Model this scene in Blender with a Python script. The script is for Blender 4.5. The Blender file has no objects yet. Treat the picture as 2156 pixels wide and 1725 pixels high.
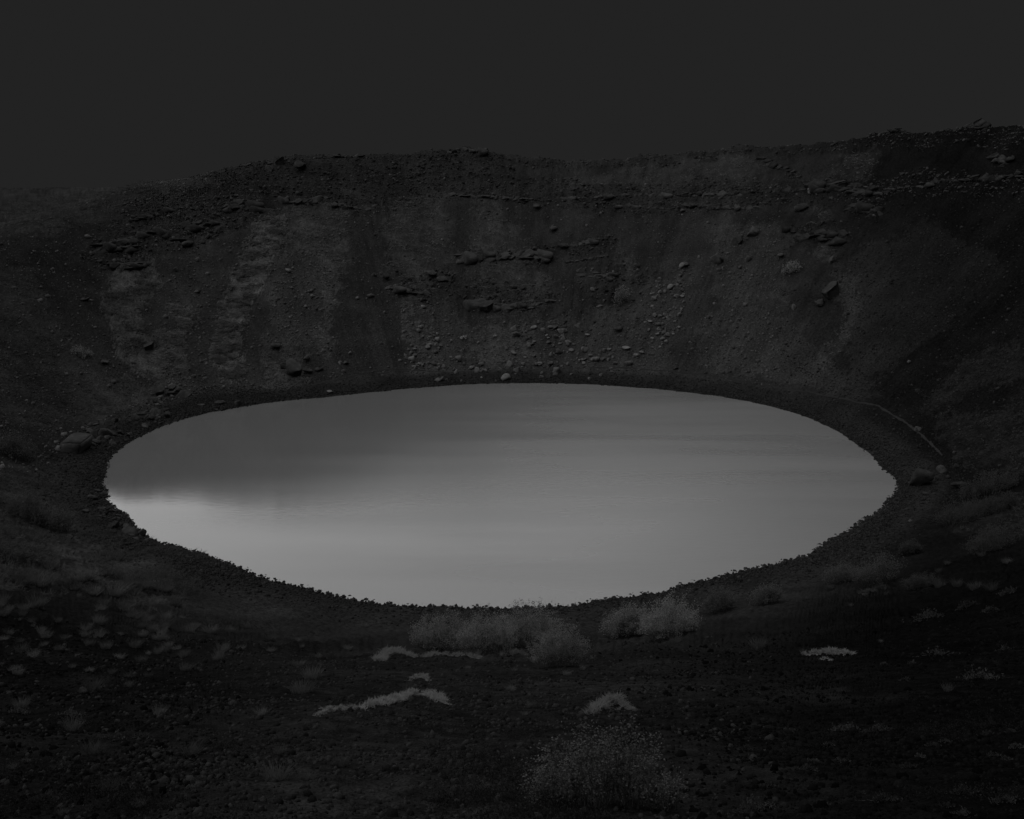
import bpy, bmesh, math, random
import numpy as np
from mathutils import Vector, Matrix

random.seed(7)
RNG = np.random.default_rng(11)
scene = bpy.context.scene
C = scene.collection

# ------------------------------------------------------------------ camera
CAM_Z = 45.0                      # eye height above the lake (metres)
F, W, H, HOR = 2080.0, 2156.0, 1725.0, 395.0   # focal length / frame / horizon in the photograph's units
cam_data = bpy.data.cameras.new('camera')
cam = bpy.data.objects.new('camera', cam_data)
C.objects.link(cam)
cam.location = (0, 0, CAM_Z)
cam.rotation_euler = (math.radians(90), 0, 0)
cam_data.sensor_width = 36.0
cam_data.lens = 36.0 * F / W
cam_data.shift_y = -(H / 2 - HOR) / W
cam_data.clip_start = 0.05
cam_data.clip_end = 6000
scene.camera = cam

# ------------------------------------------------------------------ sky and light
world = bpy.data.worlds.new('World')
scene.world = world
world.use_nodes = True
wn = world.node_tree
wbg = wn.nodes['Background']
wbg.inputs['Strength'].default_value = 1.0
SKY = 0.0159
EXPOSURE = 1.36
wbg.inputs['Color'].default_value = (SKY / 2 ** EXPOSURE,) * 3 + (1,)

sun_data = bpy.data.lights.new('sun', 'SUN')
sun_data.energy = 1.5
sun_data.angle = math.radians(132)
sun = bpy.data.objects.new('sun', sun_data)
C.objects.link(sun)
SUN_EL, SUN_AZ = 57.0, -63.0       # a veiled overcast sky, brightest towards the front left
_e, _a = math.radians(SUN_EL), math.radians(SUN_AZ)
_dir = Vector((math.cos(_e) * math.sin(_a), math.cos(_e) * math.cos(_a), math.sin(_e)))
sun.rotation_euler = _dir.to_track_quat('Z', 'Y').to_euler()

scene.view_settings.view_transform = 'Standard'
scene.view_settings.look = 'None'
scene.view_settings.exposure = EXPOSURE
scene.view_settings.gamma = 1.0
scene.view_settings.use_curve_mapping = False
scene.cycles.max_bounces = 4
scene.cycles.diffuse_bounces = 2
scene.cycles.glossy_bounces = 2
scene.cycles.transparent_max_bounces = 4

# ------------------------------------------------------------------ noise
_PERM = RNG.permutation(4096).astype(np.int64)
_RND = RNG.random(4096)

def vnoise(x, y, seed=0):
    """smooth value noise, -1..1"""
    xi = np.floor(x).astype(np.int64); yi = np.floor(y).astype(np.int64)
    fx = x - xi; fy = y - yi
    fx = fx * fx * fx * (fx * (fx * 6 - 15) + 10); fy = fy * fy * fy * (fy * (fy * 6 - 15) + 10)
    def h(a, b):
        return _RND[_PERM[(_PERM[(a + seed * 131) & 4095] + b) & 4095]]
    a = h(xi, yi); b = h(xi + 1, yi); c = h(xi, yi + 1); d = h(xi + 1, yi + 1)
    return ((a * (1 - fx) + b * fx) * (1 - fy) + (c * (1 - fx) + d * fx) * fy) * 2 - 1

def fbm(x, y, octs=4, seed=0, gain=0.5, lac=2.03):
    t = 0.0; amp = 1.0; n = 0.0
    for i in range(octs):
        t = t + amp * vnoise(x * lac ** i + 17.3 * i, y * lac ** i - 9.1 * i, seed + i)
        n += amp; amp *= gain
    return t / n

def ridged(x, y, octs=4, seed=0, gain=0.55, lac=2.1):
    t = 0.0; amp = 1.0; n = 0.0
    for i in range(octs):
        t = t + amp * (1 - 2 * np.abs(vnoise(x * lac ** i + 5.3 * i, y * lac ** i + 3.7 * i, seed + i)))
        n += amp; amp *= gain
    return t / n

def cells(x, y, seed=0):
    """Worley noise: distance to the nearest and second nearest point, id of the cell"""
    xi = np.floor(x).astype(np.int64); yi = np.floor(y).astype(np.int64)
    f1 = np.full(x.shape, 9.0); f2 = np.full(x.shape, 9.0); cid = np.zeros(x.shape)
    for dx in (-1, 0, 1):
        for dy in (-1, 0, 1):
            a = xi + dx; b = yi + dy
            hsh = _PERM[(_PERM[(a + seed * 77) & 4095] + b) & 4095]
            px = a + _RND[hsh]; py = b + _RND[(hsh * 7 + 13) & 4095]
            dd = np.hypot(px - x, py - y)
            closer = dd < f1
            f2 = np.where(closer, f1, np.minimum(f2, dd))
            cid = np.where(closer, _RND[(hsh * 3 + 101) & 4095], cid)
            f1 = np.where(closer, dd, f1)
    return f1, f2, cid

def sstep(a, b, x):
    t = np.clip((x - a) / (b - a), 0, 1)
    return t * t * (3 - 2 * t)

# ------------------------------------------------------------------ the crater as a height field
SHORE = [(1090, 808), (1250, 810), (1400, 822), (1500, 833), (1600, 850), (1680, 872), (1740, 897), (1800, 935), (1850, 975), (1880, 1005),
         (1893, 1020), (1880, 1045), (1850, 1080), (1800, 1110), (1740, 1147), (1700, 1172), (1600, 1195), (1500, 1217), (1400, 1243), (1300, 1261),
         (1200, 1272), (1100, 1278), (1000, 1279), (900, 1278), (800, 1272), (720, 1257), (640, 1238), (560, 1218), (500, 1200), (460, 1183),
         (430, 1169), (400, 1159), (350, 1147), (318, 1140), (290, 1112), (265, 1090), (235, 1070), (225, 1050), (213, 1020), (222, 995),
         (225, 975), (245, 950), (280, 925), (330, 903), (390, 883), (450, 868), (520, 855), (600, 845), (680, 838), (760, 829), (850, 820), (950, 812)]
LCX, LCY = -1.0, 158.0             # middle of the lake
_sp = np.array(SHORE, float)
_sd = CAM_Z * F / (_sp[:, 1] - HOR)
SHX, SHY = (_sp[:, 0] - W / 2) / F * _sd, _sd
_sa = np.arctan2(SHY - LCY, SHX - LCX); _sr = np.hypot(SHX - LCX, SHY - LCY)
_o = np.argsort(_sa); _sa = _sa[_o]; _sr = _sr[_o]
_sa = np.concatenate([_sa - 2 * np.pi, _sa, _sa + 2 * np.pi]); _sr = np.tile(_sr, 3)

def shore_radius(phi):
    return np.interp(phi, _sa, _sr)

SKYLINE = [(0, 395), (100, 393), (200, 394), (260, 393), (330, 384), (400, 370), (450, 360), (500, 349), (560, 337), (600, 331), (640, 332),
           (680, 327), (760, 324), (850, 323), (930, 318), (990, 312), (1040, 322), (1100, 333), (1200, 336), (1280, 333), (1360, 326), (1420, 321),
           (1500, 313), (1570, 306), (1620, 312), (1700, 306), (1760, 293), (1800, 291), (1850, 276), (1890, 268), (1930, 277), (1980, 272),
           (2030, 267), (2055, 261), (2100, 266), (2156, 268)]
_sk = np.array(SKYLINE, float)

def slope_k(phi):
    # angle away from the camera's side of the crater (phi = -90 degrees)
    da = np.abs((phi + np.pi / 2 + np.pi) % (2 * np.pi) - np.pi)
    k = 0.19 * sstep(math.radians(18), math.radians(105), da)
    # the wall leans back at the far left, and is steeper on the right
    dl = np.abs((phi - math.radians(148) + np.pi) % (2 * np.pi) - np.pi)
    dr = np.abs((phi - math.radians(20) + np.pi) % (2 * np.pi) - np.pi)
    return k - 0.15 * sstep(math.radians(42), math.radians(8), dl) + 0.10 * sstep(math.radians(50), math.radians(15), dr)

def profile(s, phi):
    """height of the crater wall s metres from the waterline"""
    k = KNEAR + slope_k(phi)
    t = np.maximum(s - 8.0, 0)
    wall = 1.55 + k * (t - 3.0 * (1 - np.exp(-t / 5.0)))
    beach = np.where(s < 7.0, 0.22 * s, 1.54)
    z = np.where(s > 8.0, wall, beach)
    return np.where(s < 0, np.maximum(0.3 * s, -4.0), z)

KNEAR = 0.42
_s0 = math.hypot(LCX, LCY) - float(shore_radius(math.atan2(-LCY, -LCX)))
_t0 = _s0 - 8
KNEAR = (CAM_Z - 1.65 - 1.55) / (_t0 - 3.0)

# rim height by azimuth seen from the near rim
_AZ = np.radians(np.linspace(-180, 180, 1441))
def _rim_tables():
    az = _AZ
    px = W / 2 + F * np.tan(np.clip(az, -1.2, 1.2))
    py = np.interp(px, _sk[:, 0], _sk[:, 1])
    edge = py + np.interp(px, [-500, 0, 120, 230, 300], [85, 85, 55, 18, 0])
    t = (HOR - edge) / F
    dr = np.zeros_like(az); hr = np.zeros_like(az)
    ds = np.linspace(60, 480, 2101)          # depth (distance along the view axis)
    for i, a in enumerate(az):
        if abs(a) > math.radians(40):
            continue
        x = np.tan(a) * ds; y = ds
        phi = np.arctan2(y - LCY, x - LCX)
        s = np.hypot(x - LCX, y - LCY) - shore_radius(phi)
        z = profile(s, phi)
        ok = np.nonzero((z > CAM_Z + t[i] * ds) & (ds > 140))[0]
        j = ok[0] if len(ok) else -1
        dr[i] = ds[j] / math.cos(a); hr[i] = CAM_Z + t[i] * ds[j]
    good = dr > 0
    g = np.nonzero(good)[0]
    lo, hi = g[0], g[-1]
    for i in range(lo):                        # round behind the camera the rim comes back to eye level
        u = np.degrees(az[lo] - az[i]) / 80.0
        hr[i] = hr[lo] + (44.6 - hr[lo]) * min(1, u); dr[i] = dr[lo] * max(0.25, 1 - 0.8 * u)
    for i in range(hi + 1, len(az)):
        u = np.degrees(az[i] - az[hi]) / 80.0
        hr[i] = hr[hi] + (44.6 - hr[hi]) * min(1, u); dr[i] = dr[hi] * max(0.25, 1 - 0.8 * u)
    return hr, dr
RIM_H, RIM_D = _rim_tables()

def to_px(x, y, z):
    yy = np.maximum(y, 0.05)
    return W / 2 + F * x / yy, HOR - F * (z - CAM_Z) / yy

def in_poly(px, py, poly):
    poly = np.asarray(poly, float); n = len(poly)
    inside = np.zeros(px.shape, bool)
    for i in range(n):
        x1, y1 = poly[i]; x2, y2 = poly[(i + 1) % n]
        if y1 == y2:
            continue
        c = ((y1 > py) != (y2 > py)) & (px < (x2 - x1) * (py - y1) / (y2 - y1) + x1)
        inside ^= c
    return inside

def base_height(x, y):
    phi = np.arctan2(y - LCY, x - LCX)
    s = np.hypot(x - LCX, y - LCY) - shore_radius(phi)
    s = s + (0.55 * fbm(phi * 14.0, phi * 0 + 3.3, 3, 101) + 0.35 * fbm(x * .6, y * .6, 3, 103)) * sstep(14, 3, np.abs(s))
    d = np.hypot(x, y); az = np.arctan2(x, y)
    z = profile(s, phi)
    hr = np.interp(az, _AZ, RIM_H); dr = np.interp(az, _AZ, RIM_D)
    left = sstep(-14, -20, np.degrees(az)) * (np.degrees(az) > -110)
    cap = hr - 0.10 * np.maximum(d - dr, 0) * (1 - left)
    # the low plain outside the left rim climbs gently to eye level
    cap = cap + left * np.maximum(44.3 - hr, 0) * sstep(0, 330, d - dr)
    cap = np.maximum(cap, 20 + 0 * cap)
    cap = 47 + (cap - 47) * sstep(55, 130, d)
    k = 1.6 + 7.0 * left
    h = np.clip(0.5 + 0.5 * (cap - z) / k, 0, 1)
    zz = cap * (1 - h) + z * h - k * h * (1 - h)
    zz = np.where(s < 3, z, zz)
    return zz, s, phi, d, az

# regions read off the photograph: where turf, bare rock and coarse scree lie
GRASS = [
    [(545, 465), (600, 450), (590, 520), (555, 600), (520, 650), (508, 700), (512, 795), (480, 803), (440, 760), (455, 700), (480, 600), (505, 540)],
    [(240, 545), (330, 540), (345, 600), (300, 650), (310, 700), (390, 710), (397, 785), (310, 790), (240, 740), (215, 640)],
    [(350, 640), (400, 645), (420, 690), (385, 702)],
    [(600, 440), (725, 420), (730, 560), (690, 610), (655, 530), (600, 540)],
    [(680, 560), (718, 540), (705, 640), (690, 740), (672, 730), (685, 640)],
    [(805, 430), (930, 410), (945, 470), (960, 540), (945, 600), (880, 650), (810, 580), (820, 500)],
    [(1000, 420), (1045, 415), (1090, 480), (1140, 550), (1175, 600), (1130, 670), (1010, 660), (980, 570), (1000, 500)],
    [(842, 630), (880, 640), (910, 700), (945, 730), (935, 770), (880, 772), (850, 700)],
    [(1030, 660), (1120, 690), (1135, 765), (1000, 770), (990, 720)],
    [(1295, 520), (1332, 530), (1338, 600), (1310, 622), (1292, 570)],
    [(1722, 440), (1752, 445), (1740, 560), (1712, 570)],
    [(1760, 600), (1812, 590), (1800, 680), (1745, 785), (1715, 770), (1770, 680)],
    [(2156, 655), (2156, 790), (2060, 800), (1955, 875), (1930, 860), (2030, 740)],
    [(1960, 880), (2156, 800), (2156, 990), (2040, 990), (1985, 930)],
    [(0, 640), (90, 650), (190, 740), (250, 800), (400, 795), (320, 870), (200, 830), (0, 800)],
    [(0, 800), (200, 830), (330, 870), (180, 900), (0, 890)],
    [(0, 390), (290, 390), (170, 460), (120, 490), (0, 560)],
    [(0, 540), (60, 560), (100, 640), (0, 680)],
    [(0, 1045), (120, 1040), (230, 1090), (300, 1135), (380, 1170), (300, 1190), (140, 1170), (0, 1180)],
    [(0, 960), (120, 970), (150, 1040), (0, 1060)],
    [(1150, 385), (1500, 325), (1610, 340), (1560, 400), (1300, 408), (1150, 402)],
    [(1795, 310), (1850, 308), (1832, 390), (1730, 395)],
    [(545, 740), (640, 720), (650, 790), (600, 825), (550, 800)],
    [(1990, 1060), (2156, 1020), (2156, 1150), (1990, 1120)],
    [(0, 1185), (240, 1185), (420, 1190), (350, 1235), (400, 1255), (300, 1265), (150, 1240), (0, 1250)],
]
GRASS_W = [2.0, 1.25, 1.05, .8, .85, .58, .58, .7, .65, .5, .5, .5, .65, .65, .45, .45, .9, .45, .8, .6, .36, .5, .9, .6, .7]
ROCK = [
    [(190, 505), (250, 440), (350, 410), (480, 380), (560, 400), (575, 455), (480, 500), (390, 520), (230, 575), (180, 540)],
    [(400, 368), (600, 328), (850, 320), (990, 308), (1090, 330), (1080, 400), (960, 422), (750, 445), (640, 445), (560, 400)],
    [(1080, 380), (1300, 392), (1500, 375), (1700, 380), (1900, 365), (2156, 355), (2156, 405), (1900, 425), (1700, 430), (1550, 450), (1300, 452), (1080, 425)],
    [(960, 530), (1150, 520), (1290, 498), (1300, 520), (1150, 552), (970, 552)],
    [(1285, 560), (1390, 555), (1385, 602), (1300, 590)],
    [(985, 590), (1165, 615), (1160, 662), (1000, 655)],
    [(815, 578), (965, 578), (1000, 622), (860, 645)],
    [(1800, 300), (1900, 262), (2156, 255), (2156, 305), (1900, 315)],
    [(1655, 475), (1790, 470), (1785, 512), (1700, 505)],
    [(1770, 410), (1870, 410), (1850, 465), (1790, 460)],
    [(1240, 600), (1300, 560), (1330, 620), (1250, 640)],
]
ROCK.append([(1090, 336), (1290, 333), (1570, 304), (1620, 310), (1700, 304), (1790, 288), (1860, 272), (1850, 302), (1700, 325), (1560, 328), (1300, 352), (1090, 352)])
SCREE = [
    [(860, 640), (950, 640), (1000, 700), (1130, 690), (1300, 640), (1440, 560), (1430, 700), (1380, 800), (860, 805), (850, 720)],
    [(1470, 690), (1560, 620), (1660, 690), (1760, 770), (1880, 850), (1700, 815), (1480, 775)],
    [(560, 520), (690, 520), (700, 740), (560, 740)],
    [(1500, 480), (1660, 480), (1660, 640), (1500, 640)],
    [(1750, 560), (1960, 470), (2120, 560), (1950, 740), (1800, 820)],
]

def _beyond(polys):      # ground just outside the frame carries on like that inside it
    return [[(2700 if a >= 2156 else (-600 if a <= 0 else a), b) for a, b in P] for P in polys]
GRASS, ROCK, SCREE = _beyond(GRASS), _beyond(ROCK), _beyond(SCREE)

def masks(x, y, z, d):
    px, py = to_px(x, y, z)
    wx = 22 * fbm(x * 0.16, (y + z) * 0.16, 4, 40) + 13 * fbm(x * .6, (y + z) * .6, 3, 42)
    wy = 22 * fbm(x * 0.16 + 50, (y + z) * 0.16, 4, 41) + 13 * fbm(x * .6 + 50, (y + z) * .6, 3, 43)
    hx = 16 * fbm(x * 1.9, (y + z) * 1.9, 2, 143); hy = 16 * fbm(x * 1.9 + 31, (y + z) * 1.9, 2, 144)
    front = y > 1.0
    far = front & (d > 70)
    farg = front & (d > 16) & (py < 1300)
    qx, qy = px + wx, py + wy
    g = np.zeros(x.shape); r = np.zeros(x.shape); c = np.zeros(x.shape)
    for i, (P, wt) in enumerate(zip(GRASS, GRASS_W)):
        q = .6 if i < 3 else 1.0
        e = .5 if i < 3 else 1.0
        g = np.maximum(g, in_poly(px + wx * q + hx * e, py + wy * q + hy * e, P) * wt)
    # ragged: bare stony holes and stray clumps
    hole = fbm(x * .55, (y + z) * .8, 4, 141)
    keep = np.where(g > 1, .62, .34)
    g = g * (keep + (1 - keep) * sstep(-.25, .05, hole + .25 * hx / 14))
    for P in ROCK:
        r = np.maximum(r, in_poly(qx, qy, P) * 1.0)
    for P in SCREE:
        c = np.maximum(c, in_poly(qx, qy, P) * 1.0)
    return np.where(farg, g, 0), np.where(far, r, 0), np.where(far, c, 0), px, py

def height(x, y, full=False):
    x = np.asarray(x, float); y = np.asarray(y, float)
    z0, s, phi, d, az = base_height(x, y)
    up = sstep(4, 25, s)
    near = 1 - sstep(25, 75, d)
    wall = up * (1 - near)
    arc = phi * 95.0
    # gullies running down the wall and broad swells
    z = z0 + wall * (0.9 * fbm(arc * 0.09, s * 0.02, 3, 1) + 0.5 * fbm(arc * 0.35, s * 0.05, 3, 5) + 0.2 * fbm(arc * 1.0, s * .07, 3, 6))
    z = z + up * 0.25 * fbm(x * 0.12, y * 0.12, 3, 8) * sstep(6, 30, d)
    g, r, c, px, py = masks(x, y, z0, d)
    # bare rock: broken, roughly level beds of lava split into blocks
    led = 1.5
    zl = z / led + 0.9 * fbm(arc * 0.06, s * 0.06, 3, 21) + 0.35 * fbm(arc * .3, s * .3, 2, 23)
    fr = zl - np.floor(zl)
    stepz = (np.floor(zl) + sstep(0.30, 0.62, fr) - zl) * led
    f1, f2, cid = cells(arc * 0.42, s * 0.95, 3)
    g1, g2, gid = cells(arc * 1.05, s * 2.1, 6)
    crag = 0.8 * stepz + 0.6 * (cid - 0.45) * sstep(0.0, 0.12, f2 - f1) + 0.15 * (gid - .45) * sstep(0, .12, g2 - g1) + 0.25 * ridged(arc * .3, s * .8, 4, 25)
    z = z + r * up * crag
    # turf hummocks
    z = z + g * up * (0.15 * np.abs(fbm(x * 0.9, y * 0.9, 4, 31)) * 2 + 0.08 * fbm(x * 2.7, y * 2.7, 2, 33))
    plain = sstep(34, 38, z0) * (az < -0.30) * (d > 90)
    z = z + plain * 1.1 * fbm(x * 0.07, y * 0.07, 4, 47)
    # scree lumps
    z = z + wall * (0.15 + 0.14 * c) * fbm(x * 1.5, y * 1.5, 4, 36) + wall * .22 * ridged(arc * .55, s * .22, 3, 37) * sstep(-.2, .4, fbm(arc * .1, s * .1, 2, 39))
    # the slope underfoot: little terraces of turf and cinder
    tt = fbm(x * 0.22, y * 0.22, 4, 51)
    z = z + near * sstep(2, 7, d) * (0.22 * tt + 0.05 * fbm(x * 1.7, y * 1.7, 3, 55) + 0.018 * fbm(x * 9, y * 9, 3, 58))
    # beach
    z = z + sstep(0.3, 1.5, s) * (1 - up) * 0.07 * fbm(x * 1.2, y * 1.2, 3, 61)
    if full:
        return z, s, phi, d, g, r, c, px, py, near, tt
    return z

_HD = np.concatenate([np.geomspace(2.0, 100, 220), np.linspace(100.5, 420, 640)])
def hit(px, py):
    """the point of the ground seen along one line of sight of the photograph"""
    u = (px - W / 2) / F; v = (HOR - py) / F
    dd = _HD
    for _ in range(2):
        gap = height(u * dd, dd) - (CAM_Z + v * dd)
        b = np.nonzero(gap >= 0)[0]
        j = int(b[0]) if len(b) else int(np.argmax(gap))
        lo, hi = dd[max(j - 1, 0)], dd[j]
        dd = np.linspace(lo, hi, 24)
    d = float(dd[min(j, 23)]) if len(b) else float(hi)
    return Vector((u * d, d, float(height(u * d, d)))), d

def normal_at(x, y, e=0.8):
    hx = height(np.array([x - e, x + e, x, x]), np.array([y, y, y - e, y + e]))
    return Vector((-(hx[1] - hx[0]) / (2 * e), -(hx[3] - hx[2]) / (2 * e), 1)).normalized()

# ------------------------------------------------------------------ materials
def new_mat(name):
    m = bpy.data.materials.new(name); m.use_nodes = True
    nt = m.node_tree
    for n in list(nt.nodes):
        nt.nodes.remove(n)
    out = nt.nodes.new('ShaderNodeOutputMaterial')
    b = nt.nodes.new('ShaderNodeBsdfPrincipled')
    nt.links.new(b.outputs[0], out.inputs['Surface'])
    b.inputs['Roughness'].default_value = 0.95
    b.inputs['Specular IOR Level'].default_value = 0.0
    return m, nt, b

def nd(nt, kind, **kw):
    n = nt.nodes.new(kind)
    for k, v in kw.items():
        if k in n.inputs:
            n.inputs[k].default_value = v
        else:
            setattr(n, k, v)
    return n

def math_node(nt, op, a, b=None, clamp=False):
    n = nt.nodes.new('ShaderNodeMath'); n.operation = op; n.use_clamp = clamp
    for i, v in enumerate((a, b)):
        if v is None:
            continue
        if isinstance(v, (int, float)):
            n.inputs[i].default_value = v
        else:
            nt.links.new(v, n.inputs[i])
    return n.outputs[0]

def grey_mat(name, lo, hi, scale=3.0, detail=6, bump=0.3, bump_scale=None, per_object=0.0, rough=0.95, coord='Object', spots=0.0, bump_dist=0.05, translucent=0.0):
    m, nt, b = new_mat(name)
    tc = nd(nt, 'ShaderNodeTexCoord')
    no = nd(nt, 'ShaderNodeTexNoise'); no.inputs['Scale'].default_value = scale; no.inputs['Detail'].default_value = detail
    nt.links.new(tc.outputs[coord], no.inputs['Vector'])
    mr = nd(nt, 'ShaderNodeMapRange'); mr.inputs['From Min'].default_value = 0.3; mr.inputs['From Max'].default_value = 0.7
    mr.inputs['To Min'].default_value = lo; mr.inputs['To Max'].default_value = hi
    nt.links.new(no.outputs['Fac'], mr.inputs['Value'])
    val = mr.outputs[0]
    if spots > 0:
        n2 = nd(nt, 'ShaderNodeTexNoise'); n2.inputs['Scale'].default_value = scale * 3.1; n2.inputs['Detail'].default_value = 4
        nt.links.new(tc.outputs[coord], n2.inputs['Vector'])
        m2 = nd(nt, 'ShaderNodeMapRange'); m2.inputs['From Min'].default_value = 0.56; m2.inputs['From Max'].default_value = 0.66
        m2.inputs['To Min'].default_value = 0; m2.inputs['To Max'].default_value = spots
        nt.links.new(n2.outputs['Fac'], m2.inputs['Value'])
        val = math_node(nt, 'ADD', val, m2.outputs[0])
    if per_object > 0:
        oi = nd(nt, 'ShaderNodeObjectInfo')
        mo = nd(nt, 'ShaderNodeMapRange'); mo.inputs['To Min'].default_value = 1 - per_object; mo.inputs['To Max'].default_value = 1 + per_object
        nt.links.new(oi.outputs['Random'], mo.inputs['Value'])
        val = math_node(nt, 'MULTIPLY', val, mo.outputs[0])
    nt.links.new(val, b.inputs['Base Color'])
    b.inputs['Roughness'].default_value = rough
    if bump > 0:
        nb = nd(nt, 'ShaderNodeTexNoise'); nb.inputs['Scale'].default_value = bump_scale or scale * 4; nb.inputs['Detail'].default_value = 5
        nt.links.new(tc.outputs[coord], nb.inputs['Vector'])
        bp = nd(nt, 'ShaderNodeBump'); bp.inputs['Strength'].default_value = bump; bp.inputs['Distance'].default_value = bump_dist
        nt.links.new(nb.outputs['Fac'], bp.inputs['Height'])
        nt.links.new(bp.outputs[0], b.inputs['Normal'])
    if translucent > 0:                                   # thin leaves let light through
        tr = nd(nt, 'ShaderNodeBsdfTranslucent'); nt.links.new(val, tr.inputs['Color'])
        mx = nd(nt, 'ShaderNodeMixShader'); mx.inputs[0].default_value = translucent
        nt.links.new(b.outputs[0], mx.inputs[1]); nt.links.new(tr.outputs[0], mx.inputs[2])
        out = [n for n in nt.nodes if n.type == 'OUTPUT_MATERIAL'][0]
        nt.links.new(mx.outputs[0], out.inputs['Surface'])
    return m

def terrain_material():
    m, nt, b = new_mat('cinder_turf_and_lava')
    tc = nd(nt, 'ShaderNodeTexCoord')
    at = nd(nt, 'ShaderNodeAttribute', attribute_name='tone')
    def noise(scale, detail=4):
        n = nd(nt, 'ShaderNodeTexNoise'); n.inputs['Scale'].default_value = scale; n.inputs['Detail'].default_value = detail
        nt.links.new(tc.outputs['Object'], n.inputs['Vector']); return n.outputs['Fac']
    def ran(f, a, b2, lo, hi):
        r = nd(nt, 'ShaderNodeMapRange'); r.inputs['From Min'].default_value = a; r.inputs['From Max'].default_value = b2
        r.inputs['To Min'].default_value = lo; r.inputs['To Max'].default_value = hi
        nt.links.new(f, r.inputs['Value']); return r.outputs[0]
    grain = ran(noise(2.2, 6), 0.3, 0.7, 0.55, 1.45)
    fine = ran(noise(28, 4), 0.3, 0.7, 0.6, 1.4)
    broad = ran(noise(0.13, 4), 0.3, 0.7, 0.75, 1.25)
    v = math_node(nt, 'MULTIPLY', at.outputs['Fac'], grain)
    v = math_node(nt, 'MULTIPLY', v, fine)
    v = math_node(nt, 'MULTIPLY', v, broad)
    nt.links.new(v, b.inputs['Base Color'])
    b1 = nd(nt, 'ShaderNodeBump'); b1.inputs['Strength'].default_value = 0.55; b1.inputs['Distance'].default_value = 0.03
    nt.links.new(noise(30, 3), b1.inputs['Height'])
    b2 = nd(nt, 'ShaderNodeBump'); b2.inputs['Strength'].default_value = 0.8; b2.inputs['Distance'].default_value = 0.4
    nt.links.new(noise(3.0, 5), b2.inputs['Height'])
    nt.links.new(b1.outputs[0], b2.inputs['Normal'])
    nt.links.new(b2.outputs[0], b.inputs['Normal'])
    return m

def water_material():
    m, nt, b = new_mat('milky_water')
    tc = nd(nt, 'ShaderNodeTexCoord')
    b.inputs['Base Color'].default_value = (0.066, 0.066, 0.066, 1)
    b.inputs['IOR'].default_value = 1.34
    b.inputs['Specular IOR Level'].default_value = 0.5
    # calm in the lee of the left shore, ruffled by the breeze further out
    sx = nd(nt, 'ShaderNodeSeparateXYZ'); nt.links.new(tc.outputs['Object'], sx.inputs[0])
    lee = nd(nt, 'ShaderNodeMapRange', interpolation_type='SMOOTHSTEP')
    lee.inputs['From Min'].default_value = -66; lee.inputs['From Max'].default_value = 24
    lee.inputs['To Min'].default_value = 0.06; lee.inputs['To Max'].default_value = 0.29
    nt.links.new(sx.outputs['X'], lee.inputs['Value'])
    mp = nd(nt, 'ShaderNodeMapping'); mp.inputs['Scale'].default_value = (0.012, 0.10, 1); mp.inputs['Rotation'].default_value = (0, 0, -0.6)
    nt.links.new(tc.outputs['Object'], mp.inputs['Vector'])
    n1 = nd(nt, 'ShaderNodeTexNoise'); n1.inputs['Scale'].default_value = 1.0; n1.inputs['Detail'].default_value = 5
    nt.links.new(mp.outputs[0], n1.inputs['Vector'])
    r1 = nd(nt, 'ShaderNodeMapRange'); r1.inputs['From Min'].default_value = 0.3; r1.inputs['From Max'].default_value = 0.7
    r1.inputs['To Min'].default_value = 0.84; r1.inputs['To Max'].default_value = 1.2
    nt.links.new(n1.outputs['Fac'], r1.inputs['Value'])
    nt.links.new(math_node(nt, 'MULTIPLY', lee.outputs[0], r1.outputs[0]), b.inputs['Roughness'])
    mq = nd(nt, 'ShaderNodeMapping'); mq.inputs['Scale'].default_value = (0.55, 1.6, 1); mq.inputs['Rotation'].default_value = (0, 0, math.radians(-24))
    nt.links.new(tc.outputs['Object'], mq.inputs['Vector'])
    n2 = nd(nt, 'ShaderNodeTexNoise'); n2.inputs['Scale'].default_value = 1.0; n2.inputs['Detail'].default_value = 4
    nt.links.new(mq.outputs[0], n2.inputs['Vector'])
    bp = nd(nt, 'ShaderNodeBump'); bp.inputs['Distance'].default_value = 0.055
    nt.links.new(math_node(nt, 'MULTIPLY', lee.outputs[0], 0.9), bp.inputs['Strength'])
    nt.links.new(n2.outputs['Fac'], bp.inputs['Height'])
    nt.links.new(bp.outputs[0], b.inputs['Normal'])
    return m

M_TERRAIN = terrain_material()
M_WATER = water_material()

# ------------------------------------------------------------------ helpers for objects
def mesh_from(name, verts, faces, mats, smooth=False):
    me = bpy.data.meshes.new(name)
    v = np.asarray(verts, np.float32); f = np.asarray(faces, np.int32)
    me.vertices.add(len(v)); me.vertices.foreach_set('co', v.ravel())
    k = f.shape[1]
    me.loops.add(f.size); me.loops.foreach_set('vertex_index', f.ravel())
    me.polygons.add(len(f)); me.polygons.foreach_set('loop_start', np.arange(0, f.size, k, dtype=np.int32))
    if smooth:
        me.polygons.foreach_set('use_smooth', np.ones(len(f), bool))
    for m in (mats if isinstance(mats, (list, tuple)) else [mats]):
        me.materials.append(m)
    me.update(calc_edges=True)
    return me

def put(name, me, loc=(0, 0, 0), parent=None):
    o = bpy.data.objects.new(name, me); C.objects.link(o)
    o.location = loc
    if parent is not None:
        o.parent = parent
    return o

def tag(o, label, cat, group=None):
    o['label'] = label; o['category'] = cat
    if group:
        o['group'] = group
    return o

# ------------------------------------------------------------------ ground
def z_plain(px, py):
    return ((px < 330) & (py < 500)) * 1.0

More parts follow.
